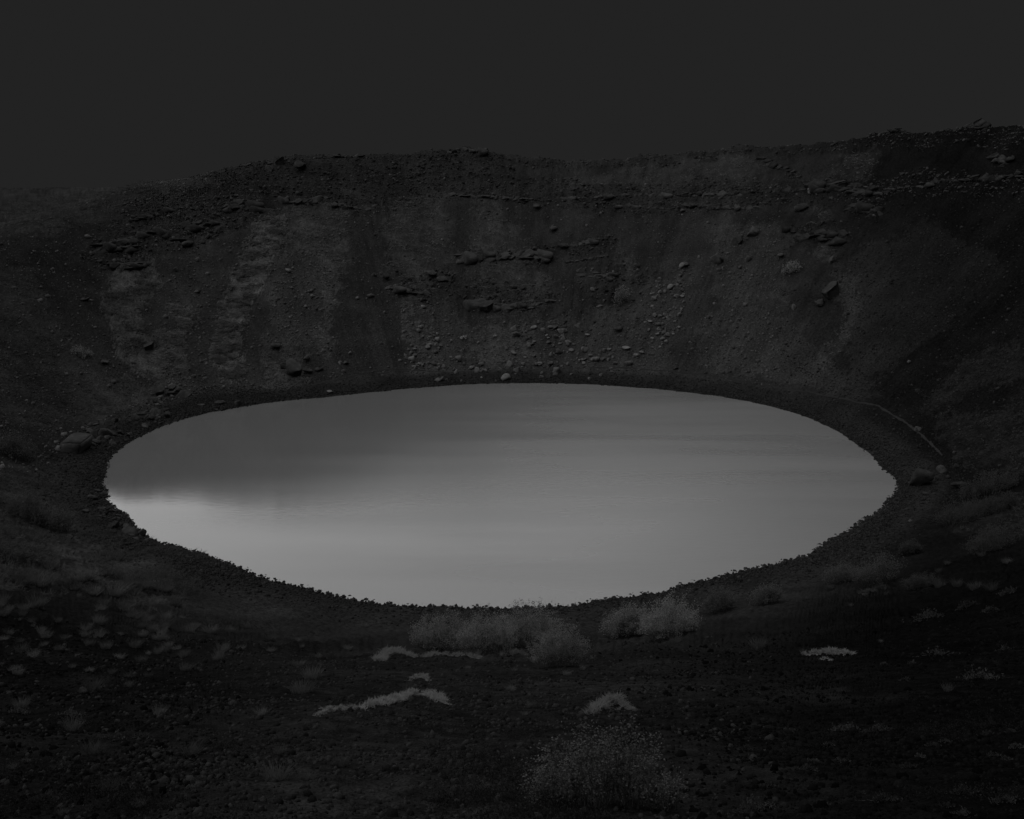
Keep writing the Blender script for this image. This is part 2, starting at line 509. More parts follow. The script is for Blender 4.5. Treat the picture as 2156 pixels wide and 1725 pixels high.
def build_ground():
    half = math.radians(31.0)
    n_f = 1120
    az_f = np.arctan(np.linspace(-math.tan(half), math.tan(half), n_f))
    side = half + (math.pi - half) * (np.linspace(0, 1, 60)[1:]) ** 1.4
    az = np.concatenate([-side[::-1][1:], az_f, side])       # full circle, closed at the back
    az = np.concatenate([az, [az[0] + 2 * math.pi]]) if abs(az[-1] - math.pi) > 1e-6 else np.concatenate([az, [az[0] + 2 * math.pi]])
    nc = len(az) - 1
    az = az[:nc]
    nr = 620
    dd = np.concatenate([np.geomspace(0.6, 100, 420), np.linspace(100.5, 430, 760), np.geomspace(433, 3000, 60)])
    A, D = np.meshgrid(az, dd, indexing='ij')
    # coarse pass over every 4th column to place the rows where the ground needs them
    sub = np.unique(np.concatenate([np.arange(0, nc, 4), [nc - 1]]))
    z0, s0, _, _, _ = base_height(np.sin(A[sub]) * D[sub], np.cos(A[sub]) * D[sub])
    ang = np.arctan2(z0 - CAM_Z, D[sub]) * F
    w = np.abs(np.diff(ang, axis=1))
    w = np.where(s0[:, 1:] < -1.5, 0.02 * w, w)               # lake bed
    w = w + 0.02 * np.diff(np.log(D[sub]), axis=1) * 400 + 0.10 * np.diff(D[sub], axis=1) * (D[sub][:, 1:] < 360)
    cw = np.concatenate([np.zeros((len(sub), 1)), np.cumsum(w, 1)], 1)
    cw /= cw[:, -1:]
    u = np.linspace(0, 1, nr)
    rows = np.array([np.interp(u, cw[i], dd) for i in range(len(sub))])
    pad = np.concatenate([rows[:1].repeat(12, 0), rows, rows[-1:].repeat(12, 0)])
    ker = np.hanning(27)[1:-1]; ker /= ker.sum()
    rows = np.apply_along_axis(lambda q: np.convolve(q, ker, 'valid'), 0, pad)
    R = np.empty((nc, nr))
    for j in range(nr):
        R[:, j] = np.interp(np.arange(nc), sub, rows[:, j])
    X = np.sin(az)[:, None] * R; Y = np.cos(az)[:, None] * R
    Z, s, phi, d, g, r, c, px, py, near, tt = height(X, Y, True)
    # ---- reflectance of what lies there (basalt cinder, turf, lava), with a side vignette painted in
    arc = phi * 95
    tone = 0.0165 + 0.004 * fbm(arc * .2, s * .05, 3, 71) + 0.0035 * fbm(arc * 1.1, s * .06, 3, 72)
    tone = tone * (1 - 0.74 * sstep(1500, 2000, px) * (d > 60))                 # bare dark cinder, plus a vignette painted in toward the right
    tone = tone * (1 - 0.45 * sstep(400, 60, px) * (d > 60))  # left half of the vignette, painted into the wall colour
    gr = g * (0.75 + 0.5 * sstep(-.4, .4, fbm(X * .5, (Y + Z) * .5, 4, 75)))
    right = 1 - 0.62 * sstep(1600, 2050, px)  # same vignette painted into turf and scree on the right
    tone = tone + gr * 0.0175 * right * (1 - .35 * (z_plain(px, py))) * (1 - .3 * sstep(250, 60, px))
    tone = tone * (1 - 0.12 * r)
    tone = tone + c * 0.006 * right
    ng = sstep(0.15, 0.55, fbm(X * .45, Y * .45, 5, 77)) * near
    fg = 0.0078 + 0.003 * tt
    fg = fg * (1 - 0.72 * sstep(1150, 2050, px)) * (1 - .55 * sstep(800, 80, px))  # painted vignette: near ground darkens toward both sides
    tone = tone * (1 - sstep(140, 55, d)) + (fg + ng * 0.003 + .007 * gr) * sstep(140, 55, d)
    beach = sstep(9, 5, s) * (s > -3)
    tone = tone * (1 - beach) + beach * 0.012
    tone = np.clip(tone, 0.002, 0.3)
    verts = np.stack([X, Y, Z], -1).reshape(-1, 3)
    i = np.arange(nc)[:, None]; j = np.arange(nr - 1)[None, :]
    i2 = (i + 1) % nc
    a = i * nr + j; b = i * nr + j + 1; c2 = i2 * nr + j + 1; d2 = i2 * nr + j
    faces = np.stack([a, d2, c2, b], -1).reshape(-1, 4)
    # close the little hole under the camera
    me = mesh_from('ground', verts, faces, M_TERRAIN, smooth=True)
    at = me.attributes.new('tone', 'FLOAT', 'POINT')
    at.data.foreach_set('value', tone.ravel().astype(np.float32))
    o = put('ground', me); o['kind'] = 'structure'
    return X, Y, Z, s, d, g, r, c, px, py, tone
GR = build_ground()

def build_lake():
    ph = np.linspace(-math.pi, math.pi, 361)[:-1]
    rings = [0.0001, 0.25, 0.5, 0.75, 1.0, 1.06]
    v = []; f = []
    for q in rings:
        rr = shore_radius(ph) * q
        v.append(np.stack([LCX + rr * np.cos(ph), LCY + rr * np.sin(ph), np.zeros_like(ph)], -1))
    n = len(ph)
    for k in range(len(rings) - 1):
        for i in range(n):
            f.append((k * n + i, (k + 1) * n + i, (k + 1) * n + (i + 1) % n, k * n + (i + 1) % n))
    o = put('lake', mesh_from('lake', np.concatenate(v), f, M_WATER, True)); o['kind'] = 'structure'
build_lake()

# ------------------------------------------------------------------ materials of things
M_PALE = grey_mat('pale_lava_rock', 0.042, 0.078, 1.1, 8, 0.8, 5, 0.35, spots=0.014, bump_dist=0.12)
M_WALLROCK = grey_mat('crag_rock', 0.018, 0.040, 0.9, 8, 1.0, 4, 0.25, spots=0.010, bump_dist=0.15)
M_DARK = grey_mat('dark_shore_rock', 0.013, 0.030, 1.0, 8, 1.0, 5, 0.3, spots=0.007, bump_dist=0.1)
M_RIGHTROCK = grey_mat('right_side_rock', 0.010, 0.024, 1.0, 8, 1.0, 5, 0.3, spots=0.006, bump_dist=0.1)  # crag rock in a darker tone for the right-hand side
M_GRAVEL = grey_mat('beach_gravel', 0.007, 0.020, 2.0, 3, 0.0, None, 0.5)
M_SCREE = grey_mat('scree_stone', 0.024, 0.055, 1.0, 3, 0.0, None, 0.45)
M_CINDER = grey_mat('black_cinder', 0.003, 0.018, 8.0, 3, 0.0, None, 0.6)
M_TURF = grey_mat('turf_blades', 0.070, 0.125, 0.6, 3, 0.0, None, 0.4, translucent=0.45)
M_TUSSOCK = grey_mat('dry_tussock_grass', 0.032, 0.060, 3.0, 3, 0.0, None, 0.3, translucent=0.45)
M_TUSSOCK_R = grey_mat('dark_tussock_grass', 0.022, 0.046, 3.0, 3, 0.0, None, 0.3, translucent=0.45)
M_MOSS = grey_mat('woolly_moss', 0.070, 0.140, 5.0, 4, 0.0, None, 0.15, translucent=0.45)
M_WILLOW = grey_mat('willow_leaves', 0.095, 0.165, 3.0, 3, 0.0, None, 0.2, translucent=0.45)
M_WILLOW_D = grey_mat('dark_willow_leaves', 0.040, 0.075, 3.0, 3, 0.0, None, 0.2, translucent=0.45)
M_STEM = grey_mat('willow_stems', 0.020, 0.040, 9.0, 3, 0.0, None, 0.0)
M_LEAF = grey_mat('bush_leaves', 0.040, 0.095, 6.0, 2, 0.0, None, 0.0, translucent=0.45)
M_HEATH = grey_mat('heath_leaves', 0.009, 0.040, 9.0, 4, 0.0, None, 0.3, translucent=0.45)
M_SPRIG = grey_mat('sprig_leaves', 0.004, 0.016, 9.0, 4, 0.0, None, 0.5, translucent=0.45)
M_RUBBLE = grey_mat('lava_rubble', 0.014, 0.034, 1.0, 5, 0.0, None, 0.5)
M_RSCREE = grey_mat('vignetted_scree_stone', 0.008, 0.022, 1.0, 3, 0.0, None, 0.5)  # scree stone darkened to match the vignette painted on the right wall
M_CINDER_VIG = grey_mat('vignetted_cinder', 0.0012, 0.0048, 8.0, 3, 0.0, None, 0.6)  # darker copy of the cinder, painting the vignette onto the near slope
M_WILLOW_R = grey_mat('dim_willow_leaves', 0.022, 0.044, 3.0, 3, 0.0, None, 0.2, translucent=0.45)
M_TUSSOCK_P = grey_mat('pale_hummock_moss', 0.055, 0.100, 4.0, 3, 0.0, None, 0.1, translucent=0.45)
M_PATH = grey_mat('trodden_path', 0.013, 0.017, 1.5, 5, 0.3, 8)

# ------------------------------------------------------------------ prototypes
def ico(sub):
    bm = bmesh.new(); bmesh.ops.create_icosphere(bm, subdivisions=sub, radius=1.0)
    v = np.array([x.co[:] for x in bm.verts]); f = np.array([[q.index for q in p.verts] for p in bm.faces]); bm.free()
    return v, f
_ICO = {k: ico(k) for k in (1, 2, 3)}

def rock_arrays(seed, sub=2, planes=11, flat=0.75, lo=0.45, hi=0.85, rough=0.04):
    r = np.random.default_rng(seed)
    v, f = _ICO[sub]; v = v.copy()
    for _ in range(planes):
        n = r.normal(size=3); n /= np.linalg.norm(n)
        h = r.uniform(lo, hi)
        e = v @ n - h
        v = v - np.where(e > 0, e, 0)[:, None] * n[None, :]
    v = v + r.normal(size=v.shape) * rough
    v *= np.array([r.uniform(.8, 1.15), r.uniform(.75, 1.05), flat * r.uniform(.8, 1.15)])
    v /= np.abs(v[:, 0]).max()
    return v, f

def rock_mesh(name, mat, seed, **kw):
    v, f = rock_arrays(seed, **kw)
    return mesh_from(name, v, f, mat)

def blades(r, n, spread, length, width, lean=0.7, droop=0.5, segs=2):
    """grass blades as narrow folded strips"""
    V = []; Fc = []
    for i in range(n):
        a = r.uniform(0, 2 * math.pi); q = spread * math.sqrt(r.uniform())
        bx, by = q * math.cos(a), q * math.sin(a)
        out = a + r.normal() * 0.6
        L = length * r.uniform(.55, 1.15); ln = lean * (0.35 + q / max(spread, 1e-6)) * r.uniform(.5, 1.2)
        wd = width * r.uniform(.7, 1.3)
        side = (-math.sin(out) * wd, math.cos(out) * wd)
        k0 = len(V)
        for sgi in range(segs):
            t = sgi / segs
            hx = ln * L * (t + droop * t * t); hz = L * (t - 0.35 * droop * t * t)
            px_, py_ = bx + math.cos(out) * hx, by + math.sin(out) * hx
            V.append((px_ - side[0] * (1 - t), py_ - side[1] * (1 - t), hz))
            V.append((px_ + side[0] * (1 - t), py_ + side[1] * (1 - t), hz))
        hx = ln * L * (1 + droop); hz = L * (1 - 0.35 * droop)
        V.append((bx + math.cos(out) * hx, by + math.sin(out) * hx, hz))
        for sgi in range(segs - 1):
            b0 = k0 + 2 * sgi
            Fc.append((b0, b0 + 1, b0 + 3)); Fc.append((b0, b0 + 3, b0 + 2))
        b0 = k0 + 2 * (segs - 1)
        Fc.append((b0, b0 + 1, b0 + 2))
    return np.array(V), np.array(Fc)

def leaf_quads(pts, r, size, upright=0.3, fold=True):
    """small pointed leaves (four triangles) at the given points"""
    n = len(pts)
    d = r.normal(size=(n, 3)); d[:, 2] = np.abs(d[:, 2]) * upright + 0.15; d /= np.linalg.norm(d, axis=1)[:, None]
    q = r.normal(size=(n, 3)); sd = np.cross(d, q); sd /= np.linalg.norm(sd, axis=1)[:, None]
    up = np.cross(sd, d)
    L = (size * r.uniform(.6, 1.3, n))[:, None]
    b = pts; t = pts + d * L
    l = pts + d * L * .5 + sd * L * .32 + up * L * .08; rr = pts + d * L * .5 - sd * L * .32 + up * L * .08
    V = np.stack([b, l, t, rr], 1).reshape(-1, 3)
    k = np.arange(n)[:, None] * 4
    Fc = np.concatenate([k + np.array([[0, 1, 2]]), k + np.array([[0, 2, 3]])], 0)
    return V, Fc

def tubes(segs):
    """segs: list of (p0, p1, r0, r1) - three-sided tapered tubes"""
    V = []; Fc = []
    for p0, p1, r0, r1 in segs:
        p0 = np.array(p0); p1 = np.array(p1)
        d = p1 - p0; d = d / (np.linalg.norm(d) + 1e-9)
        a = np.cross(d, [0.3, 0.9, 0.2]); a /= np.linalg.norm(a) + 1e-9; b = np.cross(d, a)
        k = len(V)
        for p, rad in ((p0, r0), (p1, r1)):
            for j in range(3):
                c = 2 * math.pi * j / 3
                V.append(p + rad * (a * math.cos(c) + b * math.sin(c)))
        for j in range(3):
            j2 = (j + 1) % 3
            Fc.append((k + j, k + j2, k + 3 + j2)); Fc.append((k + j, k + 3 + j2, k + 3 + j))
    return np.array(V), np.array(Fc)

def shrub_arrays(seed, w, h, stems, leaves, leaf, twig=0.010, base=0.35):
    """a many-stemmed bush: stems fan out from a broad base, fork twice, and carry leaves along the outer half"""
    r = np.random.default_rng(seed)
    S = []; P = []
    for i in range(stems):
        a = r.uniform(0, 2 * math.pi); q = math.sqrt(r.uniform())
        p = np.array([w * base * q * math.cos(a), w * base * q * math.sin(a) * .8, -0.06 * h])
        out = np.array([math.cos(a) * q, math.sin(a) * q * .8, 0]) * (w * .5 - w * base) * r.uniform(.5, 1.25)
        top = h * (1 - 0.50 * q * q) * r.uniform(.55, 1.08)
        prev = p; n = 4
        for k in range(1, n + 1):
            t = k / n
            nx = p + out * t + np.array([0, 0, top * (t ** .9)]) + r.normal(size=3) * 0.025 * h
            S.append((prev, nx, twig * (1.25 - t * .9), twig * (1.25 - (t + .25) * .9)))
            if t > .3:
                for _ in range(2):
                    tip = nx + np.array([r.normal() * .14 * w * .5, r.normal() * .14 * w * .5, r.uniform(.02, .22) * h])
                    S.append((nx, tip, twig * .45, twig * .2))
                    m = max(1, int(leaves / (stems * 6)))
                    tt = r.uniform(.1, 1.08, m)[:, None]
                    P.append(nx + (tip - nx) * tt + r.normal(size=(m, 3)) * leaf * 1.1)
            prev = nx
    P = np.concatenate(P)
    return tubes(S), leaf_quads(P, r, leaf)

# ------------------------------------------------------------------ stuff: scattered by geometry nodes
def scatter(name, pts, rots, scl, idx, protos, label):
    me = bpy.data.meshes.new(name)
    n = len(pts)
    me.vertices.add(n); me.vertices.foreach_set('co', np.asarray(pts, np.float32).ravel())
    a = me.attributes.new('rot', 'FLOAT_VECTOR', 'POINT'); a.data.foreach_set('vector', np.asarray(rots, np.float32).ravel())
    a = me.attributes.new('scl', 'FLOAT', 'POINT'); a.data.foreach_set('value', np.asarray(scl, np.float32))
    a = me.attributes.new('pick', 'INT', 'POINT'); a.data.foreach_set('value', np.asarray(idx, np.int32))
    o = put(name, me); o['kind'] = 'stuff'; o['label'] = label
    g = bpy.data.node_groups.new(name + '_nodes', 'GeometryNodeTree')
    g.interface.new_socket('Geometry', in_out='INPUT', socket_type='NodeSocketGeometry')
    g.interface.new_socket('Geometry', in_out='OUTPUT', socket_type='NodeSocketGeometry')
    gi = g.nodes.new('NodeGroupInput'); go = g.nodes.new('NodeGroupOutput')
    iop = g.nodes.new('GeometryNodeInstanceOnPoints')
    jn = g.nodes.new('GeometryNodeJoinGeometry')
    for m in protos:
        po = bpy.data.objects.new(m.name, m)             # source only, never linked into the scene
        oi = g.nodes.new('GeometryNodeObjectInfo'); oi.inputs['Object'].default_value = po; oi.inputs['As Instance'].default_value = True
        g.links.new(oi.outputs['Geometry'], jn.inputs[0])
    def named(nm, typ):
        q = g.nodes.new('GeometryNodeInputNamedAttribute'); q.data_type = typ; q.inputs['Name'].default_value = nm
        return q.outputs['Attribute']
    g.links.new(gi.outputs[0], iop.inputs['Points'])
    g.links.new(jn.outputs[0], iop.inputs['Instance'])
    iop.inputs['Pick Instance'].default_value = True
    g.links.new(named('pick', 'INT'), iop.inputs['Instance Index'])
    e2r = g.nodes.new('FunctionNodeEulerToRotation')
    g.links.new(named('rot', 'FLOAT_VECTOR'), e2r.inputs[0])
    g.links.new(e2r.outputs[0], iop.inputs['Rotation'])
    g.links.new(named('scl', 'FLOAT'), iop.inputs['Scale'])
    g.links.new(iop.outputs[0], go.inputs[0])
    md = o.modifiers.new('scatter', 'NODES'); md.node_group = g
    return o

GX, GY, GZ, GS, GD, GG, GRK, GC, GPX, GPY, GT = GR
_ex = np.hypot(np.diff(GX, axis=0, append=GX[-1:]), np.diff(GY, axis=0, append=GY[-1:]))
_ey = np.sqrt(np.diff(GX, axis=1, append=GX[:, -1:]) ** 2 + np.diff(GY, axis=1, append=GY[:, -1:]) ** 2 + np.diff(GZ, axis=1, append=GZ[:, -1:]) ** 2)
GAREA = _ex * _ey
_az = np.arctan2(GX, GY)
GVIS = (np.abs(_az) < math.radians(33)) & (GD < np.interp(_az, _AZ, RIM_D) + 12)

def pick(weight, n, r):
    w = weight.ravel(); c = np.cumsum(w)
    if c[-1] <= 0:
        return np.zeros(0, int)
    return np.searchsorted(c, r.uniform(0, c[-1], n))

def spots_from(weight, n, r):
    """n random points of the ground, jittered inside their grid cell"""
    k = pick(weight, n, r)
    i, j = np.unravel_index(k, GX.shape)
    i2 = np.minimum(i + 1, GX.shape[0] - 1); j2 = np.minimum(j + 1, GX.shape[1] - 1)
    u = r.uniform(size=len(k)); v = r.uniform(size=len(k))
    def lerp(A):
        return (A[i, j] * (1 - u) + A[i2, j] * u) * (1 - v) + (A[i, j2] * (1 - u) + A[i2, j2] * u) * v
    return np.stack([lerp(GX), lerp(GY), lerp(GZ)], -1), k

def rand_rot(n, r, tilt=3.14):
    return np.stack([r.uniform(-tilt, tilt, n), r.uniform(-tilt, tilt, n), r.uniform(0, 6.28, n)], -1)

R2 = np.random.default_rng(5)
stone_protos = lambda nm, mat: [rock_mesh(nm, mat, 900 + i, sub=1, planes=7, flat=.8) for i in range(5)]

PATH_LINE = [(655, 812), (720, 797), (780, 783), (830, 776), (890, 780), (950, 784), (1080, 778), (1250, 774), (1330, 775), (1400, 781), (1500, 791),
             (1600, 806), (1700, 825), (1780, 840), (1850, 855), (1900, 885), (1940, 915), (1965, 940), (1985, 960)]
PATH_PTS = [hit(a, b)[0] for a, b in PATH_LINE]
_pp = np.array([[PATH_PTS[i].lerp(PATH_PTS[i + 1], t)[:2] for t in np.linspace(0, 1, 12, endpoint=False)] for i in range(len(PATH_PTS) - 1)]).reshape(-1, 2)
def off_path(p, k, keep=0.75):
    ok = np.ones(len(p), bool)
    for a in range(0, len(p), 4000):
        q = p[a:a + 4000]
        ok[a:a + 4000] = (np.hypot(q[:, None, 0] - _pp[None, :, 0], q[:, None, 1] - _pp[None, :, 1]).min(1) > keep)
    return p[ok], k[ok]

# beach gravel
w = GAREA * GVIS * (GS > -0.5) * (GS < 10) * np.exp(-np.maximum(GS - 1, 0) / np.where(GY < 135, 2.6, 4.5))
p, k = spots_from(w, 60000, R2)
p, k = off_path(p, k)
near_shore = (p[:, 1] < 150)
sc_ = R2.gamma(2.3, 0.027, len(p)) + 0.03
edge = np.abs(GS.ravel()[k]) < 1.6
sc_ = np.where(edge & (R2.uniform(size=len(p)) < .25), sc_ * 1.7, sc_)
p[:, 2] += sc_ * 0.15
scatter('shore_gravel', p, rand_rot(len(p), R2), np.clip(sc_, .03, .26), R2.integers(0, 5, len(p)), stone_protos('gravel', M_GRAVEL), 'dark gravel beach ringing the lake')

# scree on the walls
w = GAREA * GVIS * (GD > 80) * (GS > 8) * (0.40 + 1.0 * GC) * (1 - .6 * np.clip(GG, 0, 1)) * (GZ < 47) * (GPY < 1000)
p, k = spots_from(w, 52000, R2)
sc_ = np.clip(R2.gamma(1.1, 0.075, len(p)) + 0.04, .04, .75)
rs = (GPX.ravel()[k] > 1640)
ri = R2.integers(0, 5, len(p)); rr_ = rand_rot(len(p), R2)
scatter('scree_stones', p[~rs], rr_[~rs], sc_[~rs], ri[~rs], stone_protos('scree', M_SCREE), 'loose stones scattered down the far wall')
scatter('vignetted_scree', p[rs], rr_[rs], sc_[rs] * .8, ri[rs], stone_protos('vignetted_scree', M_RSCREE), 'loose stones on the right wall, darkened with its painted vignette')

# broken lava on the crags: flat-lying blocks
rub = [rock_mesh('rubble', M_RUBBLE, 930 + i, sub=1, planes=7, flat=.5, lo=.35, hi=.7) for i in range(5)]
w = GAREA * GVIS * (GD > 80) * (GS > 6) * GRK * (.3 + sstep(-.3, .4, fbm(GX * .3, (GY + GZ) * .3, 3, 93)))
p, k = spots_from(w, 22000, R2)
sc_ = np.clip(R2.gamma(1.4, 0.12, len(p)) + 0.07, .07, .7)
rt = rand_rot(len(p), R2, .8)
scatter('lava_rubble', p, rt, sc_, R2.integers(0, 5, len(p)), rub, 'broken lava blocks covering the crags under the rim')

# turf on the walls
tuft = []
for i in range(4):
    v, f = blades(np.random.default_rng(300 + i), 20, .5, .26, .045, 1.1, .8)
    tuft.append(mesh_from('turf', v, f, M_TURF))
tuft_d = []
for i in range(4):
    v, f = blades(np.random.default_rng(340 + i), 20, .5, .26, .045, 1.1, .8)
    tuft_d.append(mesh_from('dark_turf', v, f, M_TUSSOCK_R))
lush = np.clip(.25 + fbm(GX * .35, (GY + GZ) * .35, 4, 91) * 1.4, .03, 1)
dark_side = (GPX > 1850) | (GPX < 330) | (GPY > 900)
w = GAREA * GVIS * (GD > 60) * GG ** 2 * lush * (~dark_side)
p, k = spots_from(w, 15000, R2)
scatter('turf', p, rand_rot(len(p), R2, .5), R2.uniform(.45, 1.15, len(p)), R2.integers(0, 4, len(p)), tuft, 'pale grass growing in streaks down the far wall')
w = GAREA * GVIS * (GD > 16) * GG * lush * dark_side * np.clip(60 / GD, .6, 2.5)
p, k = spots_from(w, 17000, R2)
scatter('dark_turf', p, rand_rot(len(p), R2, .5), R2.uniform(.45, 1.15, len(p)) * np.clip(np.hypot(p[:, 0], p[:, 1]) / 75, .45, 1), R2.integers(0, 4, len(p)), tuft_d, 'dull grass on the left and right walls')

w = GAREA * (np.abs(_az) < math.radians(33)) * (GPX < 330) * (GPY < 480) * (GD > 150) * (GD < 420) * lush
p, k = spots_from(w, 5000, R2)
scatter('plain_grass', p, rand_rot(len(p), R2, .4), R2.uniform(.8, 2.6, len(p)), R2.integers(0, 4, len(p)), tuft_d, 'rough grass on the plain outside the left rim')

# cinders underfoot (denser where they are close enough to be made out)
w = GVIS * (GD > 3.5) * (GD < 70) * (0.3 + sstep(-.3, .4, fbm(GX * .5, GY * .5, 4, 95)))
p, k = spots_from(w, 70000, R2)
sc_ = np.clip(R2.gamma(2.0, 0.007, len(p)) + .004, .004, .06) * (0.7 + np.hypot(p[:, 0], p[:, 1]) / 28)
cx = GPX.ravel()[k]
dk = R2.uniform(size=len(p)) < np.maximum(sstep(1150, 1700, cx), sstep(600, 150, cx) * .7)  # stones toward the sides take the vignette-darkened copy
ri = R2.integers(0, 5, len(p)); rr_ = rand_rot(len(p), R2)
scatter('cinders', p[~dk], rr_[~dk], sc_[~dk], ri[~dk], stone_protos('cinder', M_CINDER), 'loose dark cinders covering the middle of the near slope')
scatter('vignetted_cinders', p[dk], rr_[dk], sc_[dk], ri[dk], stone_protos('black_cinder', M_CINDER_VIG), 'loose cinders darkened with the painted vignette on the sides of the near slope')

# creeping heath between the cinders
hp = []
for i in range(4):
    r = np.random.default_rng(420 + i)
    pts = np.stack([r.normal(size=40) * .09, r.normal(size=40) * .09, np.abs(r.normal(size=40)) * .025], -1)
    v, f = leaf_quads(pts, r, .020, .8)
    hp.append(mesh_from('heath_sprig', v, f, M_SPRIG))
hm = sstep(.22, .5, fbm(GX * .55, GY * .8, 5, 97)) * (1 - sstep(18, 40, GD))
hm = hm * (0.25 + sstep(1400, 1560, GPY) + .5 * sstep(900, 200, GPX))
w = GVIS * (GD > 3.5) * hm
p, k = spots_from(w, 6000, R2)
scatter('creeping_heath', p, rand_rot(len(p), R2, .4), R2.uniform(.4, 1.1, len(p)), R2.integers(0, 4, len(p)), hp, 'creeping heath and tiny leaves between the cinders of the near slope')

# ------------------------------------------------------------------ footpath round the lake
def build_path():
    pts = PATH_PTS
    v = []; f = []
    fine = []
    for i in range(len(pts) - 1):
        for t in np.linspace(0, 1, 14, endpoint=False):
            fine.append(pts[i].lerp(pts[i + 1], float(t)))
    fine.append(pts[-1])
    for i, q in enumerate(fine):
        a = fine[max(0, i - 1)]; b = fine[min(len(fine) - 1, i + 1)]
        t = (b - a); t.z = 0; t.normalize(); n = Vector((-t.y, t.x, 0))
        hw = (1 - .45 * i / len(fine)) * (0.30 + 0.08 * math.sin(i * .7) + .06 * math.sin(i * 1.9))
        for e in (-1, -.35, .35, 1):
            xx, yy = q.x + n.x * hw * e, q.y + n.y * hw * e
            v.append((xx, yy, float(height(xx, yy)) + (0.05 if abs(e) < .9 else -.04) + .05))
    for i in range(len(fine) - 1):
        for j in range(3):
            a = i * 4 + j
            f.append((a, a + 1, a + 5, a + 4))
    o = put('path', mesh_from('path', v, f, M_PATH, True)); o['kind'] = 'structure'
build_path()

# ------------------------------------------------------------------ rocks
PROT = {}
for key, mat in (('pale', M_PALE), ('wall', M_WALLROCK), ('dark', M_DARK), ('right', M_RIGHTROCK)):
    PROT[key] = {'big': [rock_mesh('boulder', mat, 40 + i, sub=3, planes=13, flat=.8, lo=.36, hi=.70, rough=.018) for i in range(6)],
                 'block': [rock_mesh('block', mat, 70 + i, sub=2, planes=9, flat=.8, lo=.34, hi=.66, rough=.012) for i in range(6)],
                 'slab': [rock_mesh('slab', mat, 90 + i, sub=2, planes=10, flat=.34, lo=.4, hi=.75, rough=.02) for i in range(5)],
                 'small': [rock_mesh('stone', mat, 110 + i, sub=1, planes=7, flat=.75, lo=.4, hi=.75, rough=.03) for i in range(6)]}
def cuboid_mesh(mat, seed):
    r = np.random.default_rng(seed)
    bm = bmesh.new(); bmesh.ops.create_cube(bm, size=2.0)
    bmesh.ops.bevel(bm, geom=bm.edges[:], offset=.16, segments=2, affect='EDGES')
    bmesh.ops.triangulate(bm, faces=bm.faces[:])
    bmesh.ops.subdivide_edges(bm, edges=bm.edges[:], cuts=2, use_grid_fill=True)
    v = np.array([q.co[:] for q in bm.verts]); bmesh.ops.triangulate(bm, faces=bm.faces[:])
    f = np.array([[q.index for q in p.verts] for p in bm.faces]); bm.free()
    v = v * np.array([1, .72, .5]) + np.stack([.09 * fbm(v[:, i] * 1.3 + 9 * i, v[:, (i + 1) % 3] * 1.3 + v[:, (i + 2) % 3], 3, seed) for i in range(3)], -1)
    v[:, 2] += .14 * v[:, 0] * r.uniform(-1, 1); v[:, 0] += .12 * v[:, 2]
    return mesh_from('block', v, f, mat)
for key, mat_ in (('pale', M_PALE), ('wall', M_WALLROCK), ('dark', M_DARK)):
    PROT[key]['cuboid'] = [cuboid_mesh(mat_, 130 + i) for i in range(4)]
R3 = random.Random(21)

def seat(o, p, n, half, yaw, tilt=0.5, sink=0.25, stretch=(1, 1, 1)):
    up = Vector((0, 0, 1)).lerp(n, tilt).normalized()
    rot = up.to_track_quat('Z', 'Y').to_matrix().to_4x4() @ Matrix.Rotation(yaw, 4, 'Z')
    o.matrix_world = Matrix.Translation(p + up * half * (0.55 - sink)) @ rot @ Matrix.Diagonal((half * stretch[0], half * stretch[1], half * stretch[2], 1))

def boulder(px, py, wpx, tone, shape, label, name='boulder', cat='boulder', group=None, stretch=(1, 1, 1), yaw=None, sink=.2):
    p, d = hit(px, py + wpx * .30)
    half = wpx * d / F / 2
    o = put(name, R3.choice(PROT[tone][shape]))
    seat(o, p, normal_at(p.x, p.y), half, R3.uniform(0, 6.28) if yaw is None else yaw, .5, sink, stretch)
    return tag(o, label, cat, group)

def c1(x, y, w): return (x * .3448, y * .3448 + 241.6, w * .3448)
def c2(x, y, w): return (x * .3448 + 706.3, y * .3448 + 241.6, w * .3448)
def c3(x, y, w): return (x * .3448 + 1412.6, y * .3448 + 241.6, w * .3448)
def c4(x, y, w): return (x * .3448, y * .3448 + 799.2, w * .3448)
def c5(x, y, w): return (x * .3448 + 706.3, y * .3448 + 1130, w * .3448)
def c6(x, y, w): return (x * .3448 + 1412.6, y * .3448 + 799.2, w * .3448)
def c7(x, y, w): return (x * .3448, y * .3448 + 1130, w * .3448)
def c8(x, y, w): return (x * .3448 + 1412.6, y * .3448 + 1130, w * .3448)

